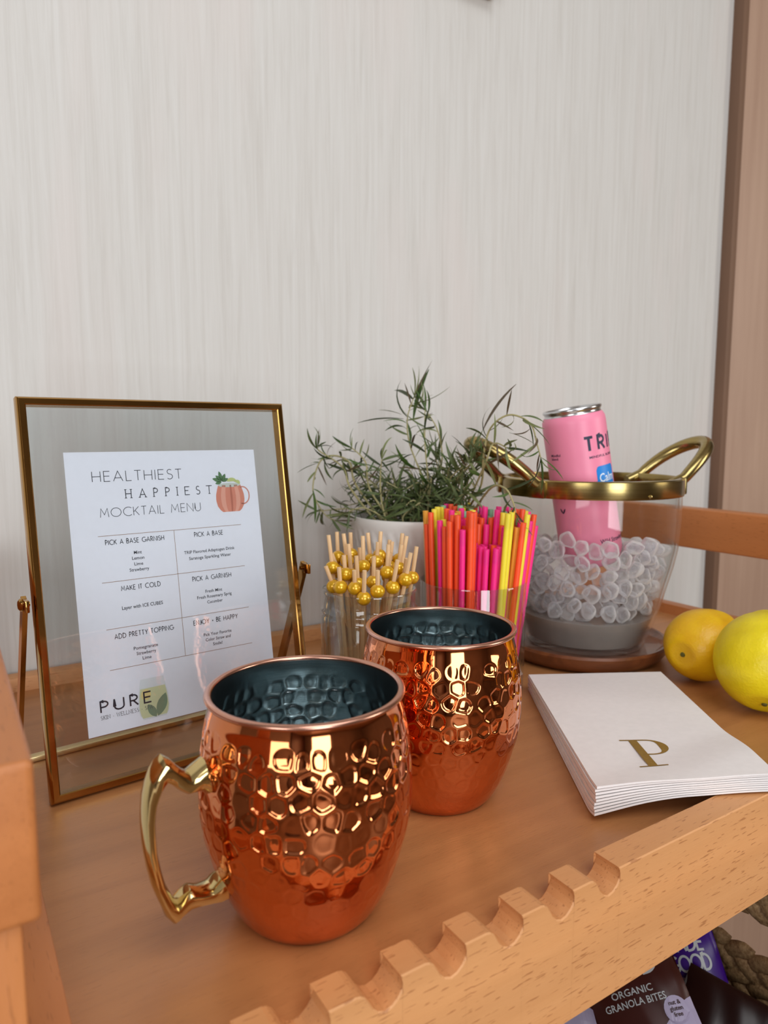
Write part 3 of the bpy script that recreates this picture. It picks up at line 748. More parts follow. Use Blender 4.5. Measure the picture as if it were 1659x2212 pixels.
while len(picks) < 52 and tries < 90000:
    tries += 1
    a = rp.uniform(0, 2*PI); r = .0315*math.sqrt(rp.random()); zb = rp.uniform(.100, .1265)
    if tries < 1500: r = .0270+rp.uniform(-.002, .001); zb = rp.uniform(.107, .111); a = rp.uniform(PI*1.05, 1.95*PI) 
    if zb < .106 and r > .0255: continue
    B = Vector((r*math.cos(a), r*math.sin(a), zb))
    L = .120; k = rp.uniform(.40, .95)*(-1 if rp.random() < .22 else 1)
    ab = a+rp.uniform(-.8, .8); rb = r*abs(k)*.9
    P0 = Vector((rb*math.cos(ab)*(1 if k > 0 else -1)*.8, rb*math.sin(ab)*(1 if k > 0 else -1)*.8, .0075+rp.uniform(0, .002)))
    if P0.xy.length > .029: continue
    zt_ = .1075+max(0, (B.y+.028))/.056*.0150+rp.uniform(-.0045, .0045)
    if tries >= 1500: B.z = min(.127, zt_)
    L = min(.134, (B-P0).length+rp.uniform(.015, .024)); L = min((.110, .116, .122, .128, .134), key=lambda q: abs(q-L)); d = (B-P0).normalized(); top = L
    if (B-P0).length > L-.012: continue
    Lb = (B-P0).length; Q0 = P0+d*L
    # keep the stick inside the glass at neck height
    tn = (.098-P0.z)/d.z
    if (P0+d*tn).xy.length > .0298: continue
    ok = True
    for (b2, p2, q2) in picks:
        if (B-b2).length < .0103 or segdist(P0, Q0, p2, q2) < .0027: ok = False; break
        if segdist(P0, Q0, b2, b2+Vector((0, 0, 1e-5))) < .0057 or segdist(p2, q2, B, B+Vector((0, 0, 1e-5))) < .0057: ok = False; break
    if not ok: continue
    picks.append((B, P0, Q0))
    t = thing('cocktail_pick', 'bamboo cocktail pick with a gold bead standing in the small glass jar', 'cocktail pick', (JX+P0.x, JY+P0.y, P0.z), 0, 'bamboo picks in the glass jar')
    t.rotation_euler = Vector((0, 0, 1)).rotation_difference(d).to_euler()
    tier = 'low bead' if zb < .1095 else ('middle bead' if zb < .118 else 'high bead'); side = 'front' if B.y < 0 else 'back'
    plab.append(('gold %s pick at the %s of the small jar' % (tier.replace(' ', '-'), side), B.x, t))
    obj('stick', me_stick[L], t); b = obj('bead', me_bead, t); b.location = (0, 0, Lb)

rank_labels(plab, '%s from the left: %s')
# ================================================================== HERB POT
HX, HY, HZ = .035, .680, .1369
pot = thing('potted_herb', 'bushy green rosemary plant in a white ribbed pot', 'plant', (HX, HY, 0.0003), 0)
def rib(p, r, z):
    if r < .035 or z > .126 or z < .006 or (z > .1 and r < .064): return r
    w = math.sin(44*p+z*240); return r+.0015*w*min(1, (.126-z)/.01)
po = [(.0001, 0), (.044, 0), (.046, .002)]+[(.046+.0215*(z/.125)**.8, z) for z in np.linspace(.006, .125, 18)]+[(.0682, .129), (.0690, .134), (.0684, .1372), (.0665, .1375), (.0655, .134), (.0640, .120)]
obj('pot', lathe('pot', po, plain('white_ceramic', (222, 219, 214), .3, var=.01), 416, False, True, 50, rib), pot)
def soil():
    me = lathe('soil', [(.0001, .124), (.02, .1245), (.04, .1240), (.0632, .1235)], plain('soil', (52, 44, 38), .95, var=.4, scale=300), 48)
    return me
obj('soil', soil(), pot, kind='stuff')
rh = random.Random(21)
lm = []
for k, c in enumerate(((68, 96, 36), (84, 98, 54), (120, 128, 80), (50, 62, 28), (88, 72, 48))):
    m = Mat('herb_leaf'); g = m.noise(m.coord((120, 120, 120)), 1, 3)
    lo = s2l(*[x*.82 for x in c]); hi = s2l(*[min(255, x*1.12) for x in c]); m.set(col=m.ramp(g, [(.3, lo), (.7, hi)]), rough=.5, sss=.15, sssr=(.002, .003, .001)); lm.append(m.m)
M_stem = plain('herb_stem', (168, 160, 112), .6, var=.15)
def leaf_me(mat, bend, twist, w):
    n = 7; v = []; f = []
    p = Vector((0, 0, 0)); ang = 0
    for i in range(n+1):
        t = i/n; ww = 1.45*w*(math.sin(PI*min(1, t*.92+.06))**.7)*(1-.25*t); tw = twist*t
        c, s = math.cos(tw), math.sin(tw)
        v += [p+Vector((0, ww*c, ww*s)), p+Vector((0, 0, -ww*.35)), p+Vector((0, -ww*c, -ww*s))]
        ang = bend*t; p = p+Vector((math.cos(ang)/n, 0, -math.sin(ang)/n))
    for i in range(n):
        f += [(3*i, 3*i+1, 3*i+4, 3*i+3), (3*i+1, 3*i+2, 3*i+5, 3*i+4)]
    return mesh('leaf', v, f, mat, True)
LM = [leaf_me(lm[k % 5], b, tw, w) for k, (b, tw, w) in enumerate(((.5, .3, .042), (1.1, -.6, .038), (-.6, .5, .036), (1.6, .4, .034), (.2, -.9, .030), (-1.2, .7, .036), (.9, 1.2, .045), (2.1, -.3, .032), (.7, 0, .04), (1.3, .8, .028)))]
rest_v = []; rest_f = []; nleaf = 0
def add_leaf(parent, loc, dirv, L, me, roll):
    global nleaf
    q = dirv.to_track_quat('X', 'Z').to_matrix().to_4x4()
    for k_ in (.5, 1.0):
        e_ = Vector((HX, HY, 0))+loc+dirv*L*k_
        if math.hypot(e_.x-.199, e_.y-.6774) < .134 and e_.z > .12: return
    M = Matrix.Translation(loc) @ q @ Matrix.Rotation(roll, 4, 'X') @ Matrix.Diagonal((L, L, L, 1))
    if nleaf < 295:
        o = obj('leaf', me, parent); o.matrix_local = M
    else:
        b = len(rest_v); rest_v.extend([M @ v.co for v in me.vertices]); rest_f.extend([tuple(i+b for i in p.vertices) for p in me.polygons])
    nleaf += 1
def stem(P, nl, L0, up=.3, r0=.0011, keep=True, big=False):
    pts = spline(P, 6)
    rad = [r0*(1-.55*i/(len(pts)-1)) for i in range(len(pts))]
    s = obj('stem', tube('stem', pts, rad, M_stem, 6), pot)
    for i in range(nl):
        t = .14+.86*(i+.5)/nl; k = min(len(pts)-2, int(t*(len(pts)-1))); p = pts[k].lerp(pts[k+1], rh.random())
        d = (pts[k+1]-pts[k]).normalized()
        a = i*2.4+rh.uniform(-.5, .5); x = d.orthogonal().normalized(); y = d.cross(x)
        dv = (x*math.cos(a)+y*math.sin(a)+d*up*rh.uniform(.3, 2.2)).normalized()
        if HY+p.y+dv.y*L0 > .800: dv.y *= -1
        wx = HX+p.x+dv.x*L0; wy = HY+p.y+dv.y*L0
        add_leaf(s, p, dv, L0*rh.uniform(.6, 1.25), rh.choice(LM), rh.uniform(0, 6.28))
    # tip leaves
    for i in range(3 if nl > 6 else 1):
        d = (pts[-1]-pts[-3]).normalized(); dv = (d+Vector((rh.uniform(-.6, .6), rh.uniform(-.4, .4), rh.uniform(-.3, .5)))).normalized()
        add_leaf(s, pts[-1], dv, L0*rh.uniform(.7, 1.3), rh.choice(LM), rh.uniform(0, 6.28))
# px -> local (x offset, z) on a depth d: x=(px-829.5)/1511*d
def hp(px, py, dy=0.0):
    d = .66+dy; c = math.cos(.1129); s = math.sin(.1129); q = (1106-py)/1511
    y = d*c+q*d*s; z = .2164-d*s+q*d*c; return Vector(((px-829.5)/1511*d-HX, y-HY, z))
Z0 = .122
KEY = [
 ([(.000, -.01, Z0), hp(915, 1050), hp(885, 960), hp(880, 905), hp(893, 862)], 20, .034),
 ([(.006, -.02, Z0), hp(925, 1050, -.01), hp(918, 960, -.01), hp(918, 885, 0)], 18, .026),
 ([(.004, -.02, Z0), hp(940, 1060), hp(955, 990), hp(945, 930), hp(922, 890)], 14, .028),
 ([(.030, -.01, Z0), hp(1035, 1060, -.05), hp(1045, 980, -.08), hp(1060, 925, -.09), hp(1100, 897, -.10), hp(1145, 915, -.11), hp(1160, 960, -.11), hp(1168, 990, -.11)], 24, .025),
 ([(.034, -.01, Z0), hp(1045, 1010, -.08), hp(1065, 960, -.09), hp(1095, 968, -.10)], 12, .026),
 ([(-.030, -.01, Z0), hp(770, 1050), hp(755, 1000), hp(720, 985), hp(690, 1000), hp(676, 1060), hp(700, 1110), hp(725, 1125)], 24, .026),
 ([(-.034, -.02, Z0), hp(760, 1060, -.01), hp(740, 1010, -.01), hp(690, 975, 0), hp(686, 965)], 16, .024),
 ([(-.02, -.02, Z0), hp(800, 1060, -.01), hp(790, 1000, -.01), hp(760, 968)], 16, .022),
 ([(.038, -.02, Z0), hp(1055, 1060, -.07), hp(1090, 1055, -.09), hp(1108, 1085, -.095), hp(1114, 1108, -.095)], 10, .024),
]
for (P, nl, L0) in KEY: stem(P, nl, L0, .5)
for i in range(68):
    a = rh.uniform(0, 2*PI); r = .045*math.sqrt(rh.random()); bx, by = r*math.cos(a), r*math.sin(a)*.8-.006
    tx = min(bx*(1.6 if i < 34 else 2.3)+rh.uniform(-.022, .022), .050); by -= (.008 if i > 40 else 0); h = rh.uniform(.022, .064); droop = rh.random() < .45
    ty = by*1.25
    if i % 3 == 0: tx = rh.uniform(.022, .046); bx = min(.040, tx*.7); by = -rh.uniform(.028, .046); ty = by-rh.uniform(.024, .040)
    elif ty > -.012: tx = min(tx, .032)
    if ty > .05: ty = .05
    P = [(bx, by, Z0), (bx*1.1+rh.uniform(-.006, .006), by, Z0+h*.5), ((bx+tx)/2+rh.uniform(-.008, .008), (by+ty)/2, Z0+h*.9), (tx, ty, Z0+h*(.8 if droop else 1.15))]
    stem(P, 14, .024, .30)
for (a_, b_, dy_, k_) in (((893, 905), (909, 812), 0, 0), ((872, 905), (775, 913), 0, 0), ((868, 896), (822, 886), 0, 2), ((1043, 930), (1094, 840), -.08, 4), ((1130, 905), (1196, 965), -.11, 0), ((905, 940), (965, 985), -.03, 1),
                          ((900, 915), (940, 1000), -.02, 0), ((1100, 935), (1160, 962), -.10, 1), ((690, 1000), (640, 1022), -.02, 0), ((1015, 985), (985, 945), -.05, 3), ((676, 1060), (690, 1140), -.03, 0), ((770, 1000), (835, 1020), -.04, 0)):
    p_, q_ = hp(*a_, dy_), hp(*b_, dy_); v_ = q_-p_
    v_ = v_ + Vector((0, 0, .18*v_.length)); nl_ = nleaf; nleaf = 0
    o_ = obj('leaf', leaf_me(lm[k_], .45, .3, .046), pot); L_ = v_.length*1.04
    o_.matrix_local = Matrix.Translation(p_) @ v_.to_track_quat('X', 'Z').to_matrix().to_4x4() @ Matrix.Diagonal((L_, L_, L_, 1)); nleaf = nl_
if rest_v: obj('foliage', mesh('foliage', rest_v, rest_f, lm[1], True), pot, kind='stuff')

# ================================================================== ICE BUCKET ON BOARD
BX, BY = .199, .6774
board = thing('serving_board', 'round brown wooden board with a raised lip under the ice bucket', 'board', (.1975, .6830, 0.0003))
def walnut():
    m = Mat('acacia'); g = m.noise(m.coord((10, 90, 60)), 1, 5, .6, .5)
    m.set(col=m.ramp(g, [(.3, s2l(88, 46, 26)), (.7, s2l(138, 82, 48))]), rough=.28, coat=.4); return m.m
obj('disc', lathe('disc', [(.0001, 0), (.070, 0), (.076, .002), (.0805, .008), (.0820, .0145), (.0808, .0168), (.0785, .0166), (.0755, .0135), (.071, .0115), (.0001, .0112)], walnut(), 96, False, True, 35), board)
B0 = .0125
bucket = thing('ice_bucket', 'tapered glass ice bucket with brass rim band and two brass loop handles', 'ice bucket', (BX, BY, B0))
bo = [(.0001, 0), (.0530, 0), (.0560, .0012), (.0578, .005), (.0650, .0265), (.0705, .044), (.0748, .0615), (.0795, .080), (.0826, .0965), (.0842, .120), (.0843, .140), (.0838, .1600)]
bi = [(.0812, .1600), (.0816, .140), (.0815, .120), (.0799, .0965), (.0768, .080), (.0721, .0615), (.0677, .044), (.0622, .0265), (.0560, .006), (.0520, .0032), (.0001, .0030)]
obj('glass_wall', lathe('glass_wall', bo+bi, M_bglass, 128, False, True, 60), bucket)
obj('rim_band', lathe('rim_band', [(.0850, .1462), (.0853, .1462), (.0858, .148), (.0856, .1612), (.0846, .1622), (.0806, .1624), (.0800, .1608), (.0806, .150), (.0812, .147), (.0843, .1463)], M_brass2, 128, True, True, 40), bucket)
def bucket_handle(phi0):
    n = 26; P = []; rad = []
    for i in range(n+1):
        th = PI*i/n; sn = max(0.0, math.sin(th)); s = -.034*math.cos(th)*(1+.10*math.sin(th)**2); o = .0835+.0015+.040*sn**.85; z = .1545+.0400*sn**.9
        x = (o if i not in (0, n) else .0765)-(.0115*(math.cos(th)**2)); P.append((x*math.cos(phi0)-s*math.sin(phi0), x*math.sin(phi0)+s*math.cos(phi0), z)); rad.append(.0052+.0014*math.sin(th))
    h = obj('handle', tube('handle', P, rad, M_brass2, 14), bucket)
    for sgn in (-1, 1):
        ph = phi0+sgn*.41
        me = box('bracket', (-.0095, -.0016, -.0085), (.0095, .0022, .0075), M_brass2, .002); b = obj('bracket', me, h)
        b.location = (.0862*math.cos(ph), .0862*math.sin(ph), .1545); b.rotation_euler = (0, 0, ph-PI/2)
    return h
bucket_handle(R_(15)); bucket_handle(R_(199))
for a in (290,):
    rv = obj('rivet', lathe('rivet', [(.0001, 0), (.0018, 0), (.0014, .001), (.0001, .0014)], M_brass2, 12), bucket); rv.location = (.0856*math.cos(R_(a)), .0856*math.sin(R_(a)), .149); rv.rotation_euler = (0, PI/2, R_(a))
def rin(z): return np.interp(z, [.0055, .008, .0265, .044, .0615, .080, .0965, .12], [.051, .055, .0622, .0677, .0721, .0768, .0799, .0815])
wt = obj('meltwater', lathe('meltwater', [(.0001, .0036), (.0505, .0038), (.0545, .0060)]+[(rin(z)-.0006, z) for z in (.014, .02, .026, .031)]+[(.0001, .0310)], M_water, 64, False, True, 30))
wt.location = (BX, BY, B0); wt['label'] = 'cloudy grey meltwater in the bottom of the glass ice bucket'; wt['category'] = 'water'; wt['kind'] = 'stuff'
# the drink can
can_top = Vector((.1722, .6485, .2385)); can_dir = Vector((-.0225, -.004, .128)).normalized()
CR = .0285; CL = .146
can = thing('drink_can', 'pink slim drink can with silver top leaning in the ice bucket', 'can', can_top-can_dir*CL, 0)
qz = Vector((0, 0, 1)).rotation_difference(can_dir); can.rotation_mode = 'QUATERNION'; can.rotation_quaternion = qz
M_pink = plain('pink_coated_can', (244, 142, 172), .38, .0, var=.02)
M_alu = brushed('aluminium', (.62, .63, .65), (.72, .73, .75), .22, (60, 60, 600), .02)
obj('body', lathe('body', [(.0220, .0), (.0240, .002), (.0275, .009), (CR, .013)]+[(CR, z) for z in (.05, .09, .125)]+[(CR, CL-.0130), (.0281, CL-.0095), (.0266, CL-.0065), (.0258, CL-.0055)], M_pink, 72, False, True, 60), can)
obj('lid', lathe('lid', [(.0257, CL-.0056), (.0250, CL-.0042), (.0254, CL-.0028), (.0264, CL-.0018), (.0264, CL), (.0256, CL+.0006), (.0246, CL), (.0242, CL-.004), (.0236, CL-.0045), (.0001, CL-.0040)], M_alu, 72, False, True, 60), can, label='silver can lid')
tab = obj('pull_tab', box('pull_tab', (-.005, -.010, CL-.0040), (.005, .009, CL-.0028), M_alu, .0004), can)
def on_can(name, vf, mat, a0=0.0, lift=.00012):
    v, f = vf
    bm = bmesh.new(); me0 = mesh('flat', [(x, z, 0) for x, z in v], f); bm.from_mesh(me0); bpy.data.meshes.remove(me0)
    xs = [p[0] for p in v]; x = min(xs)+.0013
    while x < max(xs):
        bmesh.ops.bisect_plane(bm, geom=list(bm.verts)+list(bm.edges)+list(bm.faces), plane_co=(x, 0, 0), plane_no=(1, 0, 0), dist=1e-7); x += .0013
    bm.verts.index_update(); v = [(q.co.x, q.co.y) for q in bm.verts]; f = [tuple(q.index for q in fc.verts) for fc in bm.faces]; bm.free()
    out = [((CR+lift)*math.sin(a0+x/CR), -(CR+lift)*math.cos(a0+x/CR), z) for (x, z) in v]
    return obj(name, mesh(name, out, f, mat), can)
top = CL
on_can('brand_lettering', strokes_vf('TRIP', -.0005, top-.0385, .0118, .0025, .36, width=.0385), M_ink2)
on_can('small_lettering', font_vf('MINDFUL BLEND', .0030, .0020, top-.0455, 'LEFT', width=.030), M_ink2)
def rrect(x0, y0, x1, y1, r, n=5):
    P = arc(x1-r, y1-r, r, r, 0, 90, n)+arc(x0+r, y1-r, r, r, 90, 180, n)+arc(x0+r, y0+r, r, r, 180, 270, n)+arc(x1-r, y0+r, r, r, 270, 360, n)
    return P
# blue square as vertical strips so that it follows the curve
def rr_strips(x0, y0, x1, y1, r, n=16):
    v = []; f = []
    for i in range(n+1):
        x = x0+(x1-x0)*i/n; e = min(x-x0, x1-x); dy = r-math.sqrt(max(0, r*r-(r-e)**2)) if e < r else 0
        v += [(x, y0+dy), (x, y1-dy)]
        if i: f.append((2*i-2, 2*i, 2*i+1, 2*i-1))
    return v, f
on_can('blue_badge', rr_strips(.0070, top-.0780, .0300, top-.0535, .0035), plain('badge_blue', (20, 132, 218), .4))
on_can('badge_lettering', font_vf('Calm', .0110, .0090, top-.0680, 'LEFT', width=.019), plain('badge_white', (225, 238, 250), .4), 0, .00022)
on_can('flavour_lettering', font_vf('Wild Strawberry', .0058, .0020, top-.1235, 'LEFT', width=.034), M_ink2)
on_can('flavour_lettering', font_vf('Mindful\nblend', .0032, -.0345, top-.040, 'LEFT', width=.011), M_ink2)
def squig(x0, z0, w, h, n, wd):
    v = []; f = []
    for i in range(n+1):
        x = x0+w*i/n; z = z0+(h if i % 2 else 0); v += [(x, z-wd), (x, z+wd)]
        if i: f.append((2*i-2, 2*i, 2*i+1, 2*i-1))
    return v, f
on_can('leaf_drawing', merge([leaf2(-.030, top-.068, .007, .0010, 100), leaf2(-.030, top-.066, .005, .0009, 50), leaf2(-.030, top-.066, .005, .0009, 150), leaf2(-.029, top-.093, .006, .0009, 60), leaf2(-.029, top-.093, .006, .0009, 120)]), M_ink2)
# ice
ri = random.Random(4)
def ice_me(k):
    bm = bmesh.new(); a_, b_, c_ = .0110, .0096, .0086*ri.uniform(.9, 1.1)
    for i in range(13):
        z = 1-2*(i+.5)/13; t_ = i*2.4+ri.uniform(-.3, .3); q = math.sqrt(1-z*z)
        bm.verts.new((q*math.cos(t_)*a_*ri.uniform(.88, 1.08), q*math.sin(t_)*b_*ri.uniform(.88, 1.08), z*c_*ri.uniform(.9, 1.05)))
    bmesh.ops.convex_hull(bm, input=bm.verts)
    bmesh.ops.bevel(bm, geom=list(bm.edges), offset=.0017, segments=3, affect='EDGES', profile=.6)
    me = bpy.data.meshes.new('ice'); bm.to_mesh(me); bm.free(); me.materials.append(M_ice); me.polygons.foreach_set('use_smooth', [True]*len(me.polygons)); return me
IM = [ice_me(k) for k in range(8)]
cand = []; t = 0; c0 = can_top-can_dir*CL
while len(cand) < 290 and t < 40000:
    t += 1
    z = ri.uniform(.0375, .1090); a = ri.uniform(0, 2*PI)
    R = rin(z)-.0098; topmost = z > .085
    r = R*math.sqrt(ri.random()) if topmost else R-abs(ri.gauss(0, .006))
    if not topmost and math.sin(a) > .55: continue
    zt = .0955-.0115*math.sin(a)*(r/R)+.003*math.cos(a-2.6)*(r/R)+.004*math.sin(5*a)
    if z > zt: continue
    p = Vector((BX+r*math.cos(a), BY+r*math.sin(a), z+B0))
    # clear of the can
    w = p-c0; h = w.dot(can_dir); rad = (w-can_dir*h).length
    if -.007 < h < CL and rad < CR+.0084: continue
    if any((p-q).length < .0117 for q in cand): continue
    cand.append(p)
ilab = []
for p in cand:
    o = obj('ice_cube', ri.choice(IM)); o.location = p; o.rotation_euler = (ri.uniform(0, 6), ri.uniform(0, 6), ri.uniform(0, 6)); s = ri.uniform(.86, 1.05); o.scale = (s, s, s)
    sd_ = 'left of the pink can' if p.x < BX-.035 else ('right of the pink can' if p.x > BX+.03 else ('in front of the pink can' if p.y < BY else 'behind the pink can')); ilab.append(('ice piece %s, %s' % ('on the heap top' if p.z-B0 > .088 else ('by the meltwater' if p.z-B0 < .055 else 'halfway up the bucket'), sd_.replace('pink ', '')), p.x, o)); o['category'] = 'ice'; o['group'] = 'ice pieces in the glass bucket'

rank_labels(ilab, '%s from the left: %s')
# ================================================================== LEMONS
def lemon_mat(name, lo, hi):
    m = Mat(name); a = m.noise(m.coord((45, 45, 45)), 1, 3, .5); b = m.noise(m.coord((520, 520, 520)), 1, 2, .5)
    m.set(col=m.ramp(a, [(.3, s2l(*lo)), (.7, s2l(*hi))]), rough=.38, sss=.2, sssr=(.006, .004, .001), spec=.5); m.bump(b, .35, .0009); return m.m
def lemon_me(name, R, L, mat, seed, lump, nip):
    bm = bmesh.new(); bmesh.ops.create_uvsphere(bm, u_segments=64, v_segments=44, radius=1)
    r = random.Random(seed); ks = [(Vector((r.uniform(-1, 1), r.uniform(-1, 1), r.uniform(-1, 1))).normalized(), r.uniform(-1, 1)) for _ in range(26)]
    for v in bm.verts:
        n = v.co.normalized(); z = n.z
        rad = R*math.sqrt(max(0, 1-z*z))**.96; zz_ = L*z
        k = 1+sum(w*lump*math.exp(-((n-c).length/.28)**2) for c, w in ks)
        if z > .9: zz_ += nip*((z-.9)/.1)**1.3
        if z < -.93: zz_ += nip*.55*((-z-.93)/.07)
        v.co = Vector((n.x/max(1e-6, math.hypot(n.x, n.y))*rad*k if abs(z) < .9999 else 0, n.y/max(1e-6, math.hypot(n.x, n.y))*rad*k if abs(z) < .9999 else 0, zz_*k))
    me = bpy.data.meshes.new(name); bm.to_mesh(me); bm.free(); me.materials.append(mat); me.polygons.foreach_set('use_smooth', [True]*len(me.polygons)); return me
ML1 = lemon_mat('lemon_peel_deep', (228, 172, 6), (246, 202, 24)); ML2 = lemon_mat('lemon_peel_bright', (222, 200, 6), (244, 224, 30))
M_nub = plain('lemon_stem', (96, 92, 30), .7)
def lemon(loc, dirv, R, L, mat, seed, lump, nip, label):
    t = thing('lemon', label, 'lemon', loc, 0, 'loose lemons on the cart'); t.rotation_mode = 'QUATERNION'; t.rotation_quaternion = Vector((0, 0, 1)).rotation_difference(Vector(dirv).normalized())
    obj('peel', lemon_me('peel', R, L, mat, seed, lump, nip), t)
    s = obj('stem_scar', lathe('stem_scar', [(.0001, 0), (.0022, 0), (.0018, .0010), (.0001, .0012)], M_nub, 10), t); s.location = (0, 0, -L+nip*.55-.0002); s.rotation_euler = (PI, 0, 0)
lemon((.2800, .5960, .0322), (.80, .58, .10), .0312, .0355, ML1, 3, .042, .006, 'deep yellow bumpy lemon with its stem end showing, left of the other')
lemon((.2975, .5290, .0394), (.25, .50, .60), .0372, .0385, ML2, 9, .006, .005, 'bright greenish yellow smooth lemon cut off by the right edge')

# ================================================================== WALL ORNAMENT TIP AT THE TOP
sg = obj('hanging_plaque', box('hanging_plaque', (.30, WV-.018, .7065), (.5620, WV-.001, .86), plain('plaque_wood', (176, 140, 96), .5), .002)); sg.rotation_euler = (0, 0, ROT)
sg.location = (0, 0, 0); sg['label'] = 'corner of a light brown wooden plaque hung high on the white wall'; sg['category'] = 'plaque'

# ================================================================== LOWER SHELF: BASKET AND SNACK BAGS
def wick():
    m = Mat('seagrass'); g = m.noise(m.coord((60, 400, 400)), 1, 3, .6)
    m.set(col=m.ramp(g, [(.3, s2l(128, 92, 56)), (.7, s2l(196, 160, 114))]), rough=.65); m.bump(g, .3, .0008); return m.m
M_wick = wick()
bk = thing('wicker_basket', 'braided brown seagrass basket with a hand hole, on the lower shelf', 'basket', (0, 0, 0), ROT)
U0, U1, V0, V1, ZB, ZR = .10, .492, .165, .50, -.302, -.128
def braid_vf(a, b, w=.016, pitch=.0180):
    """flat three-strand braid: overlapping slanted lens shapes, alternating up and down"""
    a = Vector(a); b = Vector(b); d = (b-a); L = d.length; d.normalize(); n = max(1, int(L/pitch)); z = Vector((0, 0, 1)); s = d.cross(z).normalized()
    V = []; F = []
    for i in range(n):
        for sg_ in (-1, 1):
            c = a+d*(L*(i+.5+.25*sg_)/n)+z*(sg_*w*.34); ax = (d*.86+z*sg_*-.52).normalized(); wd = s.cross(ax).normalized(); m = 5; base = len(V)
            for t in np.linspace(-1, 1, 6):
                q = math.sqrt(max(0, 1-t*t))*.44*w+.0004
                for j in range(6):
                    th = 2*PI*j/6; V.append(c+ax*(t*w*.98)+wd*(q*math.cos(th))+s*(q*.55*math.sin(th)+.0010*sg_*t))
            for k in range(5):
                for j in range(6): j2 = (j+1) % 6; F.append((base+k*6+j, base+k*6+j2, base+(k+1)*6+j2, base+(k+1)*6+j))
    return V, F
def bmerge(L):
    V = []; F = []
    for v, f in L: k = len(V); V += v; F += [tuple(j+k for j in q) for q in f]
    return V, F
zs = np.arange(ZB+.018, ZR-.012, .0205)
for (nm, a, b) in (('end_panel', (U1, V0), (U1, V1)), ('end_panel', (U0, V0), (U0, V1)), ('long_panel', (U0, V1), (U1, V1)), ('long_panel', (U0, V0), (U1, V0))):
    rows = []
    for z in zs:
        if nm == 'end_panel' and -.172 < z < -.130:
            m0, m1 = .185, .312
            rows.append(braid_vf((a[0], V0, z), (a[0], m0, z))); rows.append(braid_vf((a[0], m1, z), (a[0], V1, z)))
        else: rows.append(braid_vf((*a, z), (*b, z)))
    v, f = bmerge(rows); o = obj(nm, mesh(nm, v, f, M_wick, True), bk, kind='stuff')
v, f = bmerge([braid_vf((U1, V0, ZR), (U1, V1, ZR), .018), braid_vf((U0, V0, ZR), (U0, V1, ZR), .015), braid_vf((U0, V1, ZR), (U1, V1, ZR), .018), braid_vf((U0, V0, ZR), (U1, V0, ZR), .015)])
obj('rim', mesh('rim', v, f, M_wick, True), bk)
obj('bottom', box('bottom', (U0, V0, ZB), (U1, V1, ZB+.006), M_wick), bk)
# weathered grey board lying in the basket
def greywood():
    m = Mat('grey_weathered'); g = m.noise(m.coord((260, 12, 100)), 1, 4, .6)
    m.set(col=m.ramp(g, [(.35, s2l(62, 64, 56)), (.65, s2l(140, 144, 130))]), rough=.7); return m.m
gw = obj('crate_lid', box('crate_lid', (.18, .19, -.262), (.47, .46, -.254), greywood(), .001)); gw.rotation_euler = (0, 0, ROT)
gw['label'] = 'weathered grey grooved wooden lid lying in the basket under the snack bags'; gw['category'] = 'lid'
def vec(px, py, d):
    c = math.cos(.1129); s = math.sin(.1129); q = (1106-py)/1511
    return Vector(((px-829.5)/1511*d, d*c+q*d*s, .2164-d*s+q*d*c))
def pouch(label, C, X, Y, w, h, th, main, band_f, band_mat, seed):
    """pillow pouch: C centre, X right axis, Y up axis, local mesh; band_f(x)->y lower colour panel top"""
    X = X.normalized(); N = X.cross(Y).normalized(); Y = N.cross(X).normalized()
    t = thing('snack_bag', label, 'snack bag', C, 0, 'snack bags in the basket'); t.rotation_mode = 'QUATERNION'; t.rotation_quaternion = Matrix((X, Y, N)).transposed().to_quaternion()
    r = random.Random(seed); ph = [r.uniform(0, 6) for _ in range(4)]
    def sf(x, y):
        e = max(0, 1-(2*x/w)**2)**.6*max(0, 1-(2*y/h)**4)**.7
        return th*e+.0007*math.sin(x*300+ph[0]+y*90)*e+.0009*math.sin(y*220+ph[1])*(1-e)
    nx, ny = 24, 30; v = []; f = []
    for s in (1, -1):
        for j in range(ny+1):
            for i in range(nx+1):
                x = (i/nx-.5)*w; y = (j/ny-.5)*h; v.append((x, y, s*sf(x, y)*(1 if s > 0 else .7)))
    n = (nx+1)*(ny+1)
    for s in (0, 1):
        for j in range(ny):
            for i in range(nx):
                q = (s*n+j*(nx+1)+i, s*n+j*(nx+1)+i+1, s*n+(j+1)*(nx+1)+i+1, s*n+(j+1)*(nx+1)+i); f.append(q if s == 0 else q[::-1])
    obj('pouch', mesh('pouch', v, f, main, True), t)
    def drape(name, V, F, mat, lift=.0003):
        return obj(name, mesh(name, [(x, y, sf(x, y)+lift) for (x, y) in V], F, mat, False), t)
    if band_f:
        V = []; F = []
        for i in range(nx+1):
            x = (i/nx-.5)*w*.995; yt = band_f(x)
            for j in range(9): V.append((x, -h/2+(yt+h/2)*j/8))
            if i:
                for j in range(8): b = 9*(i-1)+j; F.append((b, b+9, b+10, b+1))
        drape('printed_panel', V, F, band_mat, .0003)
    return t, drape
M_choc = plain('brown_film', (78, 30, 22), .32, var=.1); M_purp = plain('purple_film', (74, 22, 150), .3, var=.1); M_lil = plain('lilac_film', (206, 196, 232), .35, var=.04)
M_lett = plain('white_print', (226, 232, 236), .4); M_choct = plain('brown_print', (70, 34, 30), .5)
Zc = Vector((0, 0, 1))
C = vec(1384, 2196, .50); view = (C-Vector((0, 0, .2164))).normalized()
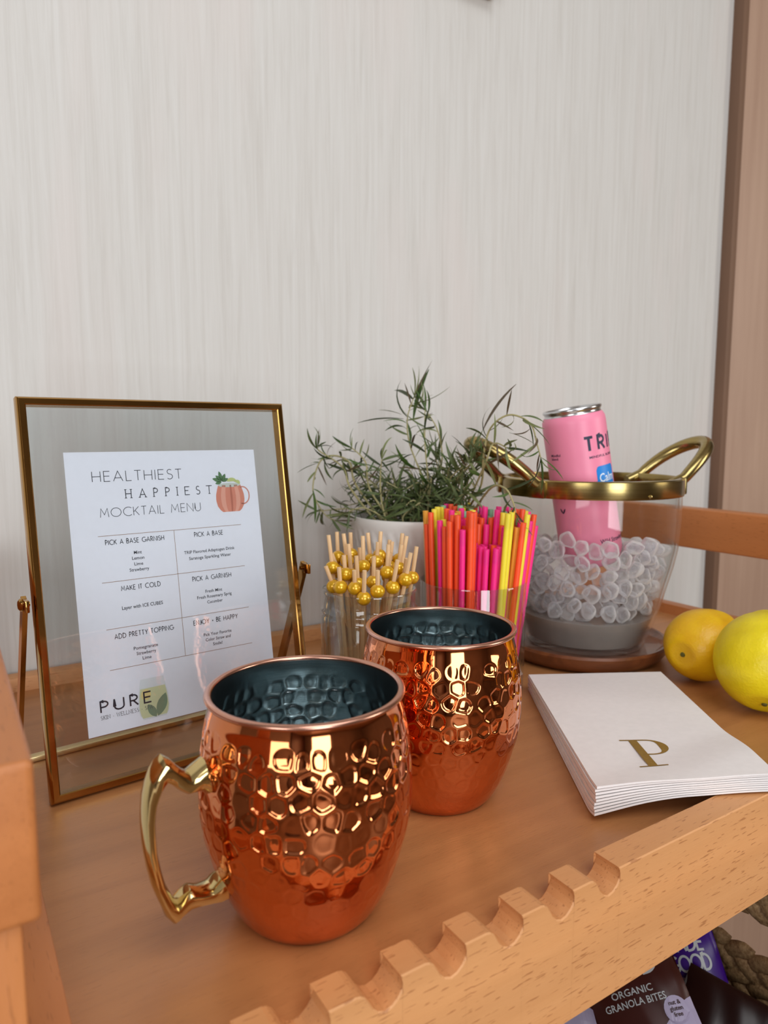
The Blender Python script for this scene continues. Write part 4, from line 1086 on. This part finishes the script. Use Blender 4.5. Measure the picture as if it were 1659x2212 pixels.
def frame_axes(C, rot, tilt=0.0):
    view = (C-Vector((0, 0, .2164))).normalized(); right = Vector((1, 0, 0)); right = (right-view*right.dot(view)).normalized(); up = right.cross(view)
    # tip the bag back from the view direction
    X = right*math.cos(rot)+up*math.sin(rot); Y = -right*math.sin(rot)+up*math.cos(rot)
    Y = (Y+view*tilt).normalized(); return X, Y
X, Y = frame_axes(C, R_(13), .15)
t, dr = pouch('dark brown snack bag with pale lilac wavy panel and round badge, nearest in the basket', C, X, Y, .076, .100, .012, M_choc, lambda x: -.010+.010*math.sin(x*60-1.0)+.1*x, M_lil, 1)
def put(dr, name, vf, mat, lift=.0005): return dr(name, vf[0], vf[1], mat, lift)
put(dr, 'brand_lettering', merge([strokes_vf('OOD', -.0230, .0220, .0150, .0022, .10, width=.046)]), M_lett)
put(dr, 'product_lettering', merge([font_vf('ORGANIC', .0062, .0, .0110, width=.030), font_vf('GRANOLA BITES', .0062, .0, .0045, width=.044)]), M_lett)
put(dr, 'badge', poly2([(0.0255+.0085*math.cos(a), -.0030+.0085*math.sin(a)) for a in np.linspace(0, 2*PI, 25)[:-1]]), M_lil, .0007)
put(dr, 'badge_lettering', merge([font_vf('nut &', .0038, .0255, .0000), font_vf('gluten', .0038, .0255, -.0035), font_vf('free', .0038, .0255, -.0070)]), M_choct, .0010)
put(dr, 'flavour_lettering', font_vf('chip', .0065, .0170, -.0200), M_choct, .0008)
C = vec(1496, 2090, .535); X, Y = frame_axes(C, R_(6), .1)
t, dr = pouch('purple snack bag with lilac lower half and round seal, behind the dark brown bag', C, X, Y, .044, .062, .008, M_purp, lambda x: -.008-.2*x, M_lil, 2)
put(dr, 'brand_lettering', merge([strokes_vf('MADE', -.016, .010, .010, .0016, .12, width=.028), strokes_vf('GOOD', -.016, -.003, .010, .0016, .12, width=.030)]), M_lett)
put(dr, 'seal', poly2([(.0065+.0060*math.cos(a), -.0180+.0050*math.sin(a)) for a in np.linspace(0, 2*PI, 21)[:-1]]), plain('seal_green', (70, 84, 78), .5), .0007)
put(dr, 'seal_centre', poly2([(.0065+.0045*math.cos(a), -.0180+.0022*math.sin(a)) for a in np.linspace(0, 2*PI, 21)[:-1]]), M_lett, .0009)
C = vec(1596, 2214, .49); X, Y = frame_axes(C, R_(-31), .4)
pouch('plain dark brown snack bag lying slanted at the right edge of the basket', C, X, Y, .078, .044, .006, plain('dark_brown_film', (40, 18, 16), .3), None, None, 3)
C = vec(1215, 2240, .50); X, Y = frame_axes(C, R_(8), .1)
pouch('brown snack bag with lilac panel, mostly hidden under the tray rail', C, X, Y, .052, .050, .007, M_choc, lambda x: .012+.006*math.sin(x*120), M_lil, 4)
